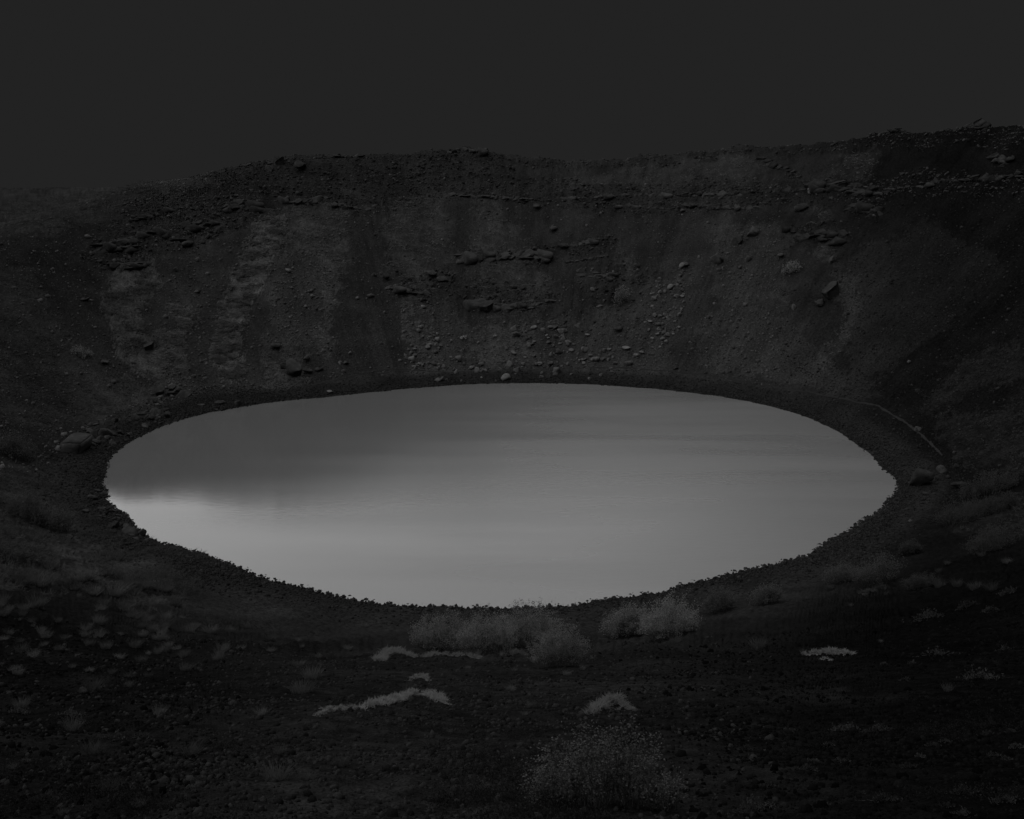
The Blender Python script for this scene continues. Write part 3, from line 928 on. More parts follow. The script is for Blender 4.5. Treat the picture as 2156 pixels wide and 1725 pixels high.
BOULDERS = [
    # foot of the far wall, centre
    (c2(1590, 1485, 42), 'pale', 'cuboid', 'squarish pale block standing alone just above the path, right of the rockfall'),
    (c2(1790, 1510, 48), 'pale', 'cuboid', 'large cube-like pale block resting nearest the path below the slanting stone trail'),
    (c2(1780, 1410, 66), 'pale', 'slab', 'broad flat pale slab uphill of the cube-like block on the far wall'),
    (c2(1835, 1465, 32), 'pale', 'cuboid', 'upright pale block just right of the broad flat slab'),
    (c2(1870, 1445, 34), 'pale', 'slab', 'long thin pale stone leaning right beside the upright block'),
    (c2(1670, 1490, 32), 'pale', 'block', 'small pale block between the squarish block and the cube-like block'),
    (c2(1640, 1435, 32), 'pale', 'block', 'small angular block uphill of the squarish block at the wall foot'),
    (c2(1480, 1280, 48), 'pale', 'block', 'wedge-shaped pale boulder halfway up the bare slope right of centre'),
    (c2(1540, 1335, 40), 'pale', 'slab', 'pale flat stone just below the wedge-shaped boulder'),
    (c2(1060, 1515, 54), 'pale', 'block', 'largest pale boulder in the middle of the rockfall above the path'),
    (c2(830, 1535, 52), 'pale', 'slab', 'slanted pale slab at the left end of the central rockfall'),
    (c2(490, 1535, 36), 'pale', 'block', 'pale stone lowest of the three below the left grass streak foot'),
    (c2(465, 1490, 42), 'pale', 'block', 'round pale stone in the middle of the three at the left streak foot'),
    (c2(430, 1480, 30), 'pale', 'block', 'leftmost small pale stone at the foot of the left streak'),
    (c2(655, 990, 74), 'wall', 'big', 'rounded grey boulder embedded in the grass left of centre, mid wall'),
    (c2(310, 980, 64), 'wall', 'big', 'pointed grey boulder at the left edge of the mid-wall grass'),
    (c2(235, 970, 40), 'wall', 'block', 'smaller grey rock just left of the pointed boulder, mid wall'),
    (c2(135, 1115, 26), 'pale', 'small', 'small pale stone alone on the smooth dark chute left of centre'),
    (c2(215, 1100, 36), 'pale', 'small', 'pale stone right of the lone one on the smooth dark chute'),
    (c2(62, 1510, 42), 'pale', 'block', 'right one of two pale stones low on the dark chute'),
    (c2(30, 1508, 36), 'pale', 'block', 'left one of two pale stones low on the dark chute'),
    (c2(90, 1450, 30), 'pale', 'block', 'pale stone uphill of the pair low on the dark chute'),
    (c2(1420, 1515, 36), 'pale', 'block', 'pale round block at the right end of the central rockfall'),
    (c2(1310, 1505, 54), 'wall', 'slab', 'dark low slab beside the right end of the central rockfall'),
    (c2(1360, 1440, 46), 'wall', 'block', 'dark boulder uphill of the right end of the rockfall'),
    (c2(1420, 1380, 42), 'pale', 'slab', 'layered pale stone above the right end of the rockfall'),
    (c2(1735, 1290, 74), 'dark', 'slab', 'dark sharp slab jutting from the bare slope right of centre'),
    (c2(1610, 1160, 48), 'pale', 'slab', 'tall pale stone beneath the broken ledge right of centre'),
    (c2(1570, 1060, 42), 'pale', 'block', 'pale block just under the broken ledge right of centre'),
    (c2(1235, 545, 74), 'wall', 'slab', 'flat slab lying just beneath the long lava ledge at centre'),
    (c2(1330, 675, 84), 'wall', 'slab', 'low slab with a shadowed underside on the upper slope at centre'),
    (c2(2070, 1035, 32), 'pale', 'slab', 'upright pale stone at the top of the slanting stone trail'),
    (c2(1970, 1275, 34), 'pale', 'cuboid', 'pale cube in the upper part of the slanting stone trail'),
    (c2(2030, 1335, 42), 'pale', 'block', 'largest pale block at the lower right of the slanting stone trail'),
    (c2(1970, 1330, 36), 'pale', 'slab', 'tilted pale slab left of the largest block in the slanting trail'),
    (c2(1300, 1590, 44), 'wall', 'block', 'boulder between the path and the far waterline at centre'),
    (c2(2080, 1540, 42), 'wall', 'block', 'grey stone beside the path where it starts to curve right'),
    (c2(580, 955, 96), 'wall', 'slab', 'layered grey slab poking out of the mid-wall grass left of centre'),
    (c2(485, 1050, 44), 'wall', 'block', 'grey block sunk in the grass below the layered slab'),
    # far wall, right
    (c3(285, 870, 104), 'wall', 'big', 'large knobbly boulder alone on the smooth slope right of centre'),
    (c3(415, 755, 80), 'wall', 'big', 'knobbly boulder uphill of the largest lone boulder, right of centre'),
    (c3(510, 705, 96), 'wall', 'big', 'highest of the three lone boulders on the smooth right slope'),
    (c3(475, 870, 64), 'wall', 'block', 'flat-topped rock right of the large knobbly boulder'),
    (c3(670, 850, 58), 'wall', 'slab', 'dark low rock on the smooth slope, above the lone grey bush'),
    (c3(990, 880, 64), 'wall', 'big', 'dark rounded rock left of the diagonal scree on the right wall'),
    (c3(990, 1065, 118), 'wall', 'big', 'biggest dark boulder at the head of the right-hand grass streak'),
    (c3(905, 1140, 76), 'wall', 'big', 'dark boulder downhill left of the biggest one on the right'),
    (c3(755, 1165, 54), 'pale', 'block', 'paler rounded stone left of the dark boulders on the right wall'),
    (c3(800, 545, 96), 'wall', 'big', 'bulky crag boulder under the lava ledge, right part of the wall'),
    (c3(850, 460, 54), 'pale', 'block', 'pale block perched on the lava ledge, right part of the wall'),
    (c3(85, 900, 64), 'wall', 'slab', 'rough low rock left of the large knobbly boulder'),
    (c3(1455, 1505, 28), 'pale', 'small', 'single pale stone on the smooth dark chute at far right'),
    # far wall, left
    (c1(1070, 940, 44), 'wall', 'big', 'round boulder high on the dark bowl between the left grass streaks'),
    (c1(1205, 1075, 38), 'pale', 'block', 'round stone midway down the dark bowl between the left streaks'),
    (c1(1165, 990, 32), 'wall', 'slab', 'thin slab between the two stones of the left dark bowl'),
    (c1(1790, 1540, 118), 'wall', 'big', 'big layered boulder at the wall foot on the grassy knoll, left'),
    (c1(1730, 1520, 54), 'dark', 'big', 'dark round boulder touching the left side of the big layered boulder'),
    (c1(1870, 1475, 66), 'wall', 'big', 'boulder uphill right of the big layered boulder'),
    (c1(1690, 1390, 96), 'wall', 'slab', 'slanting slab crowning the grassy knoll at the left wall foot'),
    (c1(1880, 1555, 66), 'dark', 'slab', 'dark slab leaning on the right side of the big layered boulder'),
    (c1(1950, 1545, 50), 'dark', 'block', 'dark stone rightmost at the grassy knoll, left wall foot'),
    (c1(1240, 760, 54), 'wall', 'block', 'pale upright block at the lower edge of the left crag'),
    (c1(1275, 745, 44), 'wall', 'block', 'smaller pale block right of the upright one under the left crag'),
    (c1(1150, 775, 84), 'wall', 'slab', 'pale slanting slab at the lower edge of the left crag'),
    (c1(1720, 280, 66), 'dark', 'big', 'rounded boulder standing up on the left skyline'),
    (c1(1845, 300, 96), 'dark', 'big', 'broad blocky boulder right of the rounded one on the left skyline'),
    (c1(1650, 320, 64), 'wall', 'big', 'boulder just below the left skyline, left of the rounded one'),
    (c1(640, 1500, 54), 'wall', 'slab', 'flat stone among the grass above the left shore'),
    (c1(1180, 1240, 64), 'wall', 'big', 'lumpy rock in the lower half of the left dark bowl'),
    (c1(910, 1410, 64), 'wall', 'big', 'grassy-edged rock at the bottom of the left dark bowl'),
    (c1(1760, 945, 40), 'pale', 'small', 'pale stone between the bright streak and the next grass patch'),
    (c1(520, 1120, 44), 'dark', 'block', 'dark stone at the mouth of the left gully'),
    # left shore
    (c4(460, 372, 178), 'dark', 'cuboid', 'big dark rectangular block on bare ground near the left shore'),
    (c4(680, 348, 40), 'dark', 'block', 'dark stone between the big rectangular block and the water'),
    (c4(1445, 140, 44), 'dark', 'block', 'dark stone at the right end of the rocky far-left shore'),
    (c4(1330, 130, 66), 'dark', 'slab', 'dark slab at the waterline of the far-left shore'),
    (c4(1230, 145, 54), 'wall', 'slab', 'grey slab left of the dark one at the far-left waterline'),
    (c4(2010, 65, 46), 'pale', 'slab', 'pale slab lying near the far waterline, left of centre'),
    (c4(795, 905, 130), 'dark', 'big', 'largest dark rock jutting into the lake on the near-left shore'),
    (c4(862, 932, 66), 'dark', 'big', 'dark rock right of the largest jutting one on the near-left shore'),
    (c4(630, 690, 46), 'dark', 'block', 'dark stone at the leftmost tip of the lake'),
    (c4(592, 668, 56), 'dark', 'slab', 'flat stone just above the leftmost tip of the lake'),
    (c4(1250, 1082, 38), 'dark', 'block', 'lone dark lump on the near-left waterline'),
    (c4(520, 790, 66), 'dark', 'slab', 'dark slab inland of the leftmost tip of the lake'),
    (c4(430, 957, 56), 'dark', 'block', 'dark stone sunk in turf on the near-left bank'),
    # right shore
    (c6(1505, 295, 58), 'pale', 'block', 'pale rounded stone beside the path above the right shore'),
    (c6(1515, 585, 190), 'dark', 'big', 'largest smooth boulder beside the right tip of the lake'),
    (c6(1655, 530, 100), 'dark', 'big', 'tall boulder behind the largest one at the right tip of the lake'),
    (c6(1755, 628, 100), 'dark', 'slab', 'slanted pale-edged slab right of the largest right-shore boulder'),
    (c6(1742, 522, 50), 'dark', 'block', 'small rock right of the tall boulder on the right shore'),
    (c6(1690, 592, 34), 'right', 'small', 'small stone in the gap between the right-shore boulders'),
    (c6(1560, 685, 60), 'right', 'slab', 'low stone below the largest boulder of the right shore'),
    (c6(1465, 862, 28), 'pale', 'small', 'small pale stone on the dark beach at the right'),
]
for (bx, by, bw), tone, shape, lab in BOULDERS:
    boulder(bx, by, bw, tone, shape, lab, sink=.24, yaw=R3.uniform(-.35, .35) if shape == 'cuboid' else None)

def where(x, poly):
    a = min(q[0] for q in poly); b = max(q[0] for q in poly); t = (x - a) / (b - a)
    return 'left' if t < .33 else ('middle' if t < .67 else 'right')

def rock_field(poly, n, wlo, whi, tone, shapes, label, group, name='stone', cat='stone', seed=1):
    r = np.random.default_rng(seed)
    m = in_poly(GPX, GPY, poly) & GVIS & (GS > 0.2) & (GD > 70)
    k = pick(m * 1.0, n, r)
    for q in k:
        i, j = np.unravel_index(q, GX.shape)
        p = Vector((GX[i, j], GY[i, j], GZ[i, j])); d = p.y
        wpx = wlo + (whi - wlo) * r.uniform() ** 2.2
        half = wpx * d / F / 2
        o = put(name, PROT[tone][shapes[int(r.integers(len(shapes)))]][int(r.integers(5))])
        nrm = Vector((LCX - p.x, LCY - p.y, 110)).normalized()
        seat(o, p, nrm, half, r.uniform(0, 6.28), .6, .22)
        lab = label.replace('{where}', where(GPX[i, j], poly)).replace('{size}', 'bigger' if wpx > wlo + .35 * (whi - wlo) else 'small')
        tag(o, lab, cat, group)

rock_field([(870, 735), (1000, 700), (1160, 690), (1290, 730), (1330, 800), (1000, 806), (870, 800)], 105, 7, 19, 'pale', ['block', 'slab', 'block'],
           '{size} pale angular stone in the {where} third of the central rockfall fan', 'stones of the central rockfall', seed=3)
rock_field([(1370, 600), (1445, 555), (1435, 690), (1390, 740), (1345, 715)], 70, 6, 14, 'pale', ['block', 'block', 'slab'],
           '{size} pale stone on the {where} side of the slanting trail, far wall', 'stones of the slanting trail', seed=4)
rock_field([(845, 640), (900, 640), (945, 720), (930, 775), (850, 775)], 40, 6, 13, 'pale', ['block', 'small'],
           '{size} pale stone in the grass streak left of the rockfall, its {where} side', 'stones in the left streak', seed=5)
rock_field([(160, 905), (330, 870), (480, 845), (475, 868), (330, 905), (235, 955), (215, 1020), (190, 990)], 60, 8, 26, 'dark', ['slab', 'block', 'slab'],
           '{size} dark stone strewn along the {where} stretch of the far-left bank', 'stones of the far-left bank', seed=6)
rock_field([(190, 1045), (222, 1050), (262, 1090), (300, 1118), (318, 1146), (250, 1130), (200, 1090)], 34, 9, 26, 'dark', ['slab', 'big', 'slab'],
           '{size} dark stone piled along the {where} stretch of the near-left bank', 'stones of the near-left bank', seed=7)
rock_field([(560, 560), (690, 540), (690, 740), (575, 730)], 45, 4, 9, 'pale', ['small'],
           '{size} pale stone dotting the {where} strip of slope beside the bright streak', 'stones right of the bright streak', seed=8)
rock_field([(1170, 560), (1360, 590), (1330, 700), (1180, 680)], 30, 5, 12, 'wall', ['block', 'slab'],
           '{size} grey stone fallen below the broken ledge, {where} side', 'stones below the broken ledge', seed=9)

# ------------------------------------------------------------------ lava ledges and crags, each a thing of fitted blocks
def crag(line, hpx, tone, label, n=None, rows=1, shapes=('slab', 'block', 'big', 'block'), seed=0, proud=0.5, name='rock_outcrop', cat='rock outcrop'):
    r = random.Random(seed * 17 + 3)
    pts = [hit(a, b)[0] for a, b in line]
    base = pts[0].lerp(pts[-1], .5)
    e = bpy.data.objects.new(name, None); C.objects.link(e); e.location = base
    tag(e, label, cat)
    L = sum((pts[i + 1] - pts[i]).length for i in range(len(pts) - 1))
    hm = hpx * base.y / F
    n = n or max(4, int(L / (hm * .8)))
    for k in range(n):
        t = (k + r.uniform(.1, .9)) / n * (len(pts) - 1)
        i = min(int(t), len(pts) - 2)
        q = pts[i].lerp(pts[i + 1], t - i)
        for row in range(rows):
            half = hm * r.uniform(.5, 1.05)
            sh = r.choice(shapes)
            down = Vector((LCX - q.x, LCY - q.y, 0)).normalized()
            c = q + down * (proud * half * r.uniform(0, 1) - row * hm * .8) + Vector((0, 0, row * hm * .55 + r.uniform(-.45, .05) * hm))
            o = put('rock_block', r.choice(PROT[tone][sh]))
            yaw = math.atan2(down.y, down.x) + math.pi / 2 + r.uniform(-.35, .35)
            rot = Matrix.Rotation(yaw, 4, 'Z') @ Matrix.Rotation(r.uniform(-.12, .12), 4, 'X')
            o.matrix_world = Matrix.Translation(c - base) @ rot @ Matrix.Diagonal((half * r.uniform(1.0, 2.0), half, half * r.uniform(.8, 1.3), 1))
            o.parent = e
    return e

CRAGS = [
    ([(945, 410), (990, 413), (1040, 416)], 9, 'wall', 'left end of the long dark lava ledge, under the highest centre knoll'),
    ([(1040, 417), (1100, 420), (1160, 421)], 8, 'wall', 'thin lava ledge at centre, second section from its left end'),
    ([(1165, 418), (1230, 416), (1300, 413)], 7, 'wall', 'thin lava ledge above the lone flat slab at centre'),
    ([(1305, 412), (1370, 411), (1430, 411)], 9, 'wall', 'lava ledge with stepped slabs below the pale grass, right of centre'),
    ([(1435, 409), (1500, 408), (1560, 407)], 9, 'wall', 'long straight lava ledge just right of the stepped slabs'),
    ([(1565, 404), (1630, 402), (1690, 398)], 8, 'right', 'lava ledge rising slightly toward the perched pale block'),
    ([(1700, 400), (1745, 398), (1790, 402), (1840, 408)], 14, 'right', 'thick overhanging lava ledge with black shadow beneath, right'),
    ([(1845, 404), (1900, 394), (1960, 388)], 11, 'right', 'broken lava ledge right of the thick overhang'),
    ([(1970, 382), (2040, 375), (2080, 372)], 11, 'right', 'pale-flecked lava ledge high on the right wall'),
    ([(2085, 372), (2156, 366)], 11, 'right', 'lava ledge reaching the right edge of the view'),
    ([(1290, 432), (1360, 438), (1440, 440)], 8, 'wall', 'low second tier of slabs under the lava ledge, right of centre'),
    ([(1440, 432), (1540, 440), (1600, 438)], 8, 'wall', 'second tier of slabs under the long straight ledge'),
    ([(960, 545), (1010, 541), (1060, 545)], 13, 'wall', 'left half of the short cliff band in the central grass'),
    ([(1065, 543), (1110, 541), (1150, 545)], 13, 'wall', 'right half of the short cliff band in the central grass'),
    ([(1180, 518), (1230, 512), (1275, 500)], 10, 'wall', 'tilted rock rib rising right from the central cliff band'),
    ([(1190, 552), (1240, 545), (1280, 538)], 6, 'wall', 'thin rock rib below the tilted one, right of centre'),
    ([(1215, 575), (1260, 580), (1290, 590)], 12, 'wall', 'broken dark ledge of jointed blocks right of centre'),
    ([(985, 640), (1030, 648), (1075, 650)], 13, 'wall', 'left half of the overhung band beneath the lower central grass'),
    ([(1080, 652), (1120, 650), (1160, 640)], 12, 'wall', 'right half of the overhung band beneath the lower central grass'),
    ([(820, 605), (860, 612), (910, 620)], 11, 'wall', 'rough outcrop under the left-centre grass streak'),
    ([(1655, 480), (1680, 495), (1700, 500)], 10, 'right', 'curved outcrop on the right slope, left of its rocky knob'),
    ([(1715, 492), (1745, 500), (1768, 505)], 16, 'right', 'rocky knob where the narrow right grass streak is cut'),
    ([(1785, 440), (1815, 445), (1850, 450)], 13, 'right', 'stacked dark slabs beneath the thick overhang, right'),
    ([(200, 525), (240, 520), (290, 515)], 15, 'dark', 'dark left end of the big left crag beside the gully'),
    ([(240, 560), (275, 565), (310, 555)], 14, 'dark', 'lowest dark bulge of the big left crag'),
    ([(300, 500), (340, 495), (385, 505)], 15, 'dark', 'middle of the big left crag above the dark bowl'),
    ([(390, 480), (430, 475), (470, 480)], 14, 'dark', 'right part of the big left crag above the dark bowl'),
    ([(260, 470), (330, 450), (400, 430)], 11, 'dark', 'long slanting ledge along the top of the big left crag'),
    ([(470, 440), (510, 436), (560, 440)], 14, 'dark', 'shadowed crag at the head of the bright grass streak'),
    ([(500, 352), (540, 345), (570, 340)], 11, 'dark', 'rim rocks left of the skyline boulders'),
    ([(660, 332), (710, 328), (760, 328)], 8, 'wall', 'low rim rocks right of the skyline boulders'),
    ([(940, 322), (985, 316), (1030, 322)], 10, 'wall', 'knobbly rim rocks on the centre summit'),
    ([(1865, 276), (1890, 272), (1915, 279)], 11, 'right', 'jagged rim rocks of the first right summit'),
    ([(2035, 268), (2057, 265), (2080, 269)], 12, 'right', 'jagged rim rocks on the highest right summit'),
    ([(300, 880), (330, 878), (360, 868)], 14, 'dark', 'broken rock heap on the bank above the far-left waterline'),
    ([(335, 835), (365, 825), (395, 835)], 15, 'dark', 'dark jagged outcrop uphill of the far-left rock heap'),
    ([(175, 895), (205, 892), (240, 888)], 10, 'dark', 'low rock group behind the big rectangular block, left shore'),
    ([(1600, 330), (1640, 352), (1680, 362)], 9, 'right', 'small pale-flecked crags above the ledge, left of the pale grass slope'),
    ([(700, 430), (760, 440), (800, 432)], 10, 'wall', 'rough crag base above the smooth dark chute'),
    ([(590, 420), (640, 425), (690, 418)], 11, 'wall', 'rough crag face right of the bright streak head'),
    ([(2090, 330), (2110, 345), (2130, 340)], 13, 'right', 'isolated dark crag above the ledge at far right'),
]
for q, (line, hp_, tone, lab) in enumerate(CRAGS):
    crag(line, hp_, tone, lab, seed=q, rows=2 if hp_ >= 12 else 1)

# ------------------------------------------------------------------ tussocks of grass
def tuss_mesh(seed, mat, n=210, length=.55, spread=.42):
    v, f = blades(np.random.default_rng(seed), n, spread, length, .016, .55, .9, 3)
    v[:, 2] += -.02
    w = np.percentile(np.abs(v[:, :2]), 98); v /= (2 * w)          # unit width
    v[:, 2] *= 0.42 / v[:, 2].max()
    return mesh_from('tussock', v, f, mat)
TUSS = {'pale': [tuss_mesh(500 + i, M_TUSSOCK) for i in range(6)], 'dark': [tuss_mesh(520 + i, M_TUSSOCK_R) for i in range(6)]}
R4 = random.Random(9)

def spot(x, y, xs, ys):
    return ('upper ' if y < ys[0] else ('middle ' if y < ys[1] else 'lower ')) + ('left' if x < xs[0] else ('centre' if x < xs[1] else 'right'))

def tussock(px, py, wpx, tone, label, group=None, squash=1.0):
    p, d = hit(px, py + wpx * .16)
    wd = wpx * d / F
    o = put('grass_tussock', R4.choice(TUSS[tone]))
    n = normal_at(p.x, p.y, .4)
    up = Vector((0, 0, 1)).lerp(n, .5).normalized()
    o.matrix_world = (Matrix.Translation(p) @ up.to_track_quat('Z', 'Y').to_matrix().to_4x4() @ Matrix.Rotation(R4.uniform(0, 6.28), 4, 'Z')
                      @ Matrix.Diagonal((wd * 1.2, wd * 1.0, wd * R4.uniform(.95, 1.4) * squash, 1)))
    return tag(o, label, 'grass', group)

_r = random.Random(5)
MORE_LEFT = []
while len(MORE_LEFT) < 60:
    q = (_r.uniform(0, 640), _r.uniform(1255, 1420))
    if q[1] > 1240 + q[0] * .12 and _r.random() < 1 - q[0] / 900:
        MORE_LEFT.append((q[0], q[1], _r.uniform(9, 34)))
UPPER_LEFT = MORE_LEFT + [c4(*q) for q in [(930, 1365, 90), (1070, 1360, 110), (1210, 1385, 45), (600, 1475, 105), (830, 1455, 55), (920, 1460, 62), (1010, 1450, 92), (1110, 1455, 45),
              (1000, 1510, 62), (1080, 1530, 62), (1170, 1510, 82), (1280, 1530, 120), (1400, 1530, 84), (1490, 1505, 92), (870, 1555, 72), (1000, 1580, 72),
              (730, 1555, 55), (600, 1560, 92), (820, 1620, 100), (960, 1665, 72), (1360, 1640, 100), (1330, 1700, 84), (1650, 1655, 62), (1820, 1590, 42),
              (1470, 1640, 62), (1840, 1630, 40), (2120, 1640, 60), (1940, 1690, 62), (730, 1690, 82), (570, 1290, 120), (700, 1290, 150), (820, 1300, 90),
              (450, 1255, 130), (240, 1225, 150), (520, 1210, 150), (130, 1225, 150), (700, 1190, 120), (760, 1245, 110), (880, 1265, 120), (1000, 1285, 110), (300, 1130, 120)]]
for i, (x, y, w_) in enumerate(UPPER_LEFT):
    tussock(x, y, w_, 'pale', 'pale grass tussock below the near-left shore, %s of that slope' % spot(x, y, (260, 380), (1262, 1325)), 'tussocks below the near-left shore')
LOWER_LEFT = [c7(*q) for q in [(560, 920, 140), (500, 945, 62), (790, 850, 82), (780, 905, 82), (680, 830, 62), (900, 850, 62), (130, 1030, 120), (150, 1370, 62),
              (70, 1405, 72), (1160, 1310, 150), (1700, 1310, 100), (1870, 1470, 82), (1980, 1420, 72), (680, 1540, 150), (1230, 1240, 62), (380, 1690, 82),
              (230, 1600, 62), (2080, 1380, 120), (440, 1160, 150), (280, 605, 92), (390, 620, 62), (120, 635, 62), (360, 685, 84), (130, 690, 110), (190, 515, 55), (350, 515, 52)]]
for x, y, w_ in LOWER_LEFT:
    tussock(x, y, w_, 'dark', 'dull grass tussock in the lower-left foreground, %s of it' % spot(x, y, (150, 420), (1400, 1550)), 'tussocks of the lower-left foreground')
CENTRE = [c5(*q) for q in [(1210, 755, 62), (1090, 815, 44), (1410, 835, 62), (1510, 805, 42), (1070, 930, 72), (180, 545, 44), (300, 525, 32), (260, 528, 26), (1190, 1030, 72),
          (1155, 1085, 52), (1590, 1050, 62), (440, 1265, 44), (700, 1190, 42), (1040, 1045, 42), (545, 1080, 52), (2080, 640, 84), (860, 725, 74), (80, 680, 60), (810, 800, 44)]]
for x, y, w_ in CENTRE:
    tussock(x, y, w_, 'pale', 'small pale grass tuft around the central willows, %s of them' % spot(x, y, (900, 1150), (1380, 1450)), 'tufts around the central willows')
RIGHT = [c6(*q) for q in [(1160, 1300, 34), (970, 1270, 62), (530, 1630, 120), (1280, 1600, 34), (1100, 1380, 36), (1320, 1310, 44), (220, 1575, 34), (820, 1340, 52), (1640, 1255, 90),
         (1750, 1250, 90), (1860, 1265, 100), (1960, 1275, 90), (1690, 1120, 50), (1640, 1170, 50), (2050, 1110, 70), (1900, 1070, 60), (800, 1655, 40)]]
for x, y, w_ in RIGHT:
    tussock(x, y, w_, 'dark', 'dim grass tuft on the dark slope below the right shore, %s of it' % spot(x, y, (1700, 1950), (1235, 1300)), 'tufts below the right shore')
for (x, y, w_), tone, lab in [
        (c4(222, 1362, 160), 'pale', 'broad flat-topped tussock beside the left edge, leftmost of its slope'),
        (c7(970, 1072, 105), 'pale', 'lone round tuft on bare cinders, lower left of centre'),
        (c7(560, 1300, 185), 'dark', 'spiky spreading tussock low in the left foreground'),
        (c7(1690, 1450, 225), 'pale', 'large spiky tussock in the foreground left of the leafy bush'),
        (c7(845, 1640, 95), 'pale', 'upright pale clump at the bottom edge, left of centre'),
        (c7(1590, 1075, 95), 'pale', 'low pale tuft left of the long woolly moss ridge'),
        (c7(1840, 930, 180), 'pale', 'straggling pale grass clump uphill left of the moss ridge'),
        (c7(1905, 850, 150), 'pale', 'straggling grass clump above another, left of the moss ridge'),
        (c8(360, 1470, 84), 'dark', 'small clump right of the leafy bush on black cinders'),
        (c8(1030, 945, 54), 'dark', 'tiny pale clump alone on the dark right foreground'),
        (c8(1690, 930, 84), 'dark', 'spiky clump left of the leafy mound at the right edge')]:
    tussock(x, y, w_, tone, lab)

# ------------------------------------------------------------------ moss ridges and turf fringes (draped mats of short blades)
def mat_thing(line, hpx, label, mat, name, cat, nt=420, blade=.8, width=.013, tone_n=10, seed=0, depth=1.0):
    """a low cushion following the ground along a line, thick with short upright blades"""
    r = np.random.default_rng(800 + seed)
    pts = [hit(a, b + hpx * .35)[0] for a, b in line]
    base = pts[0].lerp(pts[-1], .5)
    base.z = float(height(base.x, base.y))
    L = [0.0]
    for i in range(len(pts) - 1):
        L.append(L[-1] + (pts[i + 1] - pts[i]).length)
    hm = hpx * base.y / F
    V = []; Fc = []; nv = 0
    protos = [blades(np.random.default_rng(830 + i), tone_n, .5, blade, .10, .8, .6) for i in range(4)]
    for k in range(nt):
        t = r.uniform(0, L[-1])
        i = min(int(np.searchsorted(L, t, side='right')) - 1, len(pts) - 2)
        q = pts[i].lerp(pts[i + 1], (t - L[i]) / max(L[i + 1] - L[i], 1e-6))
        rag = 0.55 + .65 * float(vnoise(np.array([t / hm * 1.3]), np.array([seed * 3.7]), 200)[0]) + .25 * float(vnoise(np.array([t / hm * 4.1]), np.array([seed * 3.7]), 201)[0])
        env = math.sqrt(max(0.05, math.sin(math.pi * min(max(t / L[-1], .02), .98)))) * (0.65 + .35 * math.sin(t * 7 / hm * .3 + seed))
        if r.uniform() > rag + .45:
            continue
        off = r.uniform(-1, 1) * np.clip(rag + .35, .4, 1.3)
        x, y = q.x + r.normal() * hm * .2, q.y + off * hm * 1.1 * depth
        z = float(_hq(x, y)) + hm * env * .55 * (1 - off * off)
        sc = hm * r.uniform(.14, .42)
        v, f = protos[int(r.integers(4))]
        a = r.uniform(0, 6.28); ca, sa = math.cos(a), math.sin(a)
        w2 = np.stack([v[:, 0] * ca - v[:, 1] * sa, v[:, 0] * sa + v[:, 1] * ca, v[:, 2]], -1) * sc + np.array([x, y, z]) - np.array(base[:])
        V.append(w2); Fc.append(f + nv); nv += len(v)
    # the cushion itself
    m = 40
    cv = []; cf = []
    for a in range(m + 1):
        t = a / m * L[-1]
        i = min(int(np.searchsorted(L, t, side='right')) - 1, len(pts) - 2)
        q = pts[i].lerp(pts[i + 1], (t - L[i]) / max(L[i + 1] - L[i], 1e-6))
        env = math.sqrt(max(0.0, math.sin(math.pi * a / m))) * (0.65 + .35 * math.sin(t * 7 / hm * .3 + seed))
        for b in range(9):
            off = -1 + 2 * b / 8
            y = q.y + off * hm * depth * (.8 + .5 * float(vnoise(np.array([t / hm * 1.7]), np.array([off * 1.5 + seed]), 203)[0]))
            lump = 1 + .35 * float(vnoise(np.array([q.x / hm * 3.1]), np.array([y / hm * 3.1]), seed)[0])
            cv.append((q.x - base.x, y - base.y, float(_hq(q.x, y)) + hm * env * .42 * (1 - off * off) * lump - .03 * hm - base.z))
    for a in range(m):
        for b in range(8):
            k0 = a * 9 + b
            cf.append((k0, k0 + 9, k0 + 10)); cf.append((k0, k0 + 10, k0 + 1))
    V.append(np.array(cv)); Fc.append(np.array(cf) + nv)
    o = put(name, mesh_from(name, np.concatenate(V), np.concatenate(Fc), mat), base)
    return tag(o, label, cat)

# quick local ground height for dense draping: bilinear lookup in a patch computed once
_qx = np.linspace(-40, 40, 801); _qy = np.linspace(2, 122, 1201)
_QX, _QY = np.meshgrid(_qx, _qy, indexing='ij')
_QZ = height(_QX, _QY)
def _hq(x, y):
    fx = np.clip((x + 40) / .1, 0, 799.999); fy = np.clip((y - 2) / .1, 0, 1199.999)
    i = int(fx); j = int(fy); u = fx - i; v = fy - j
    return (_QZ[i, j] * (1 - u) + _QZ[i + 1, j] * u) * (1 - v) + (_QZ[i, j + 1] * (1 - u) + _QZ[i + 1, j + 1] * u) * v

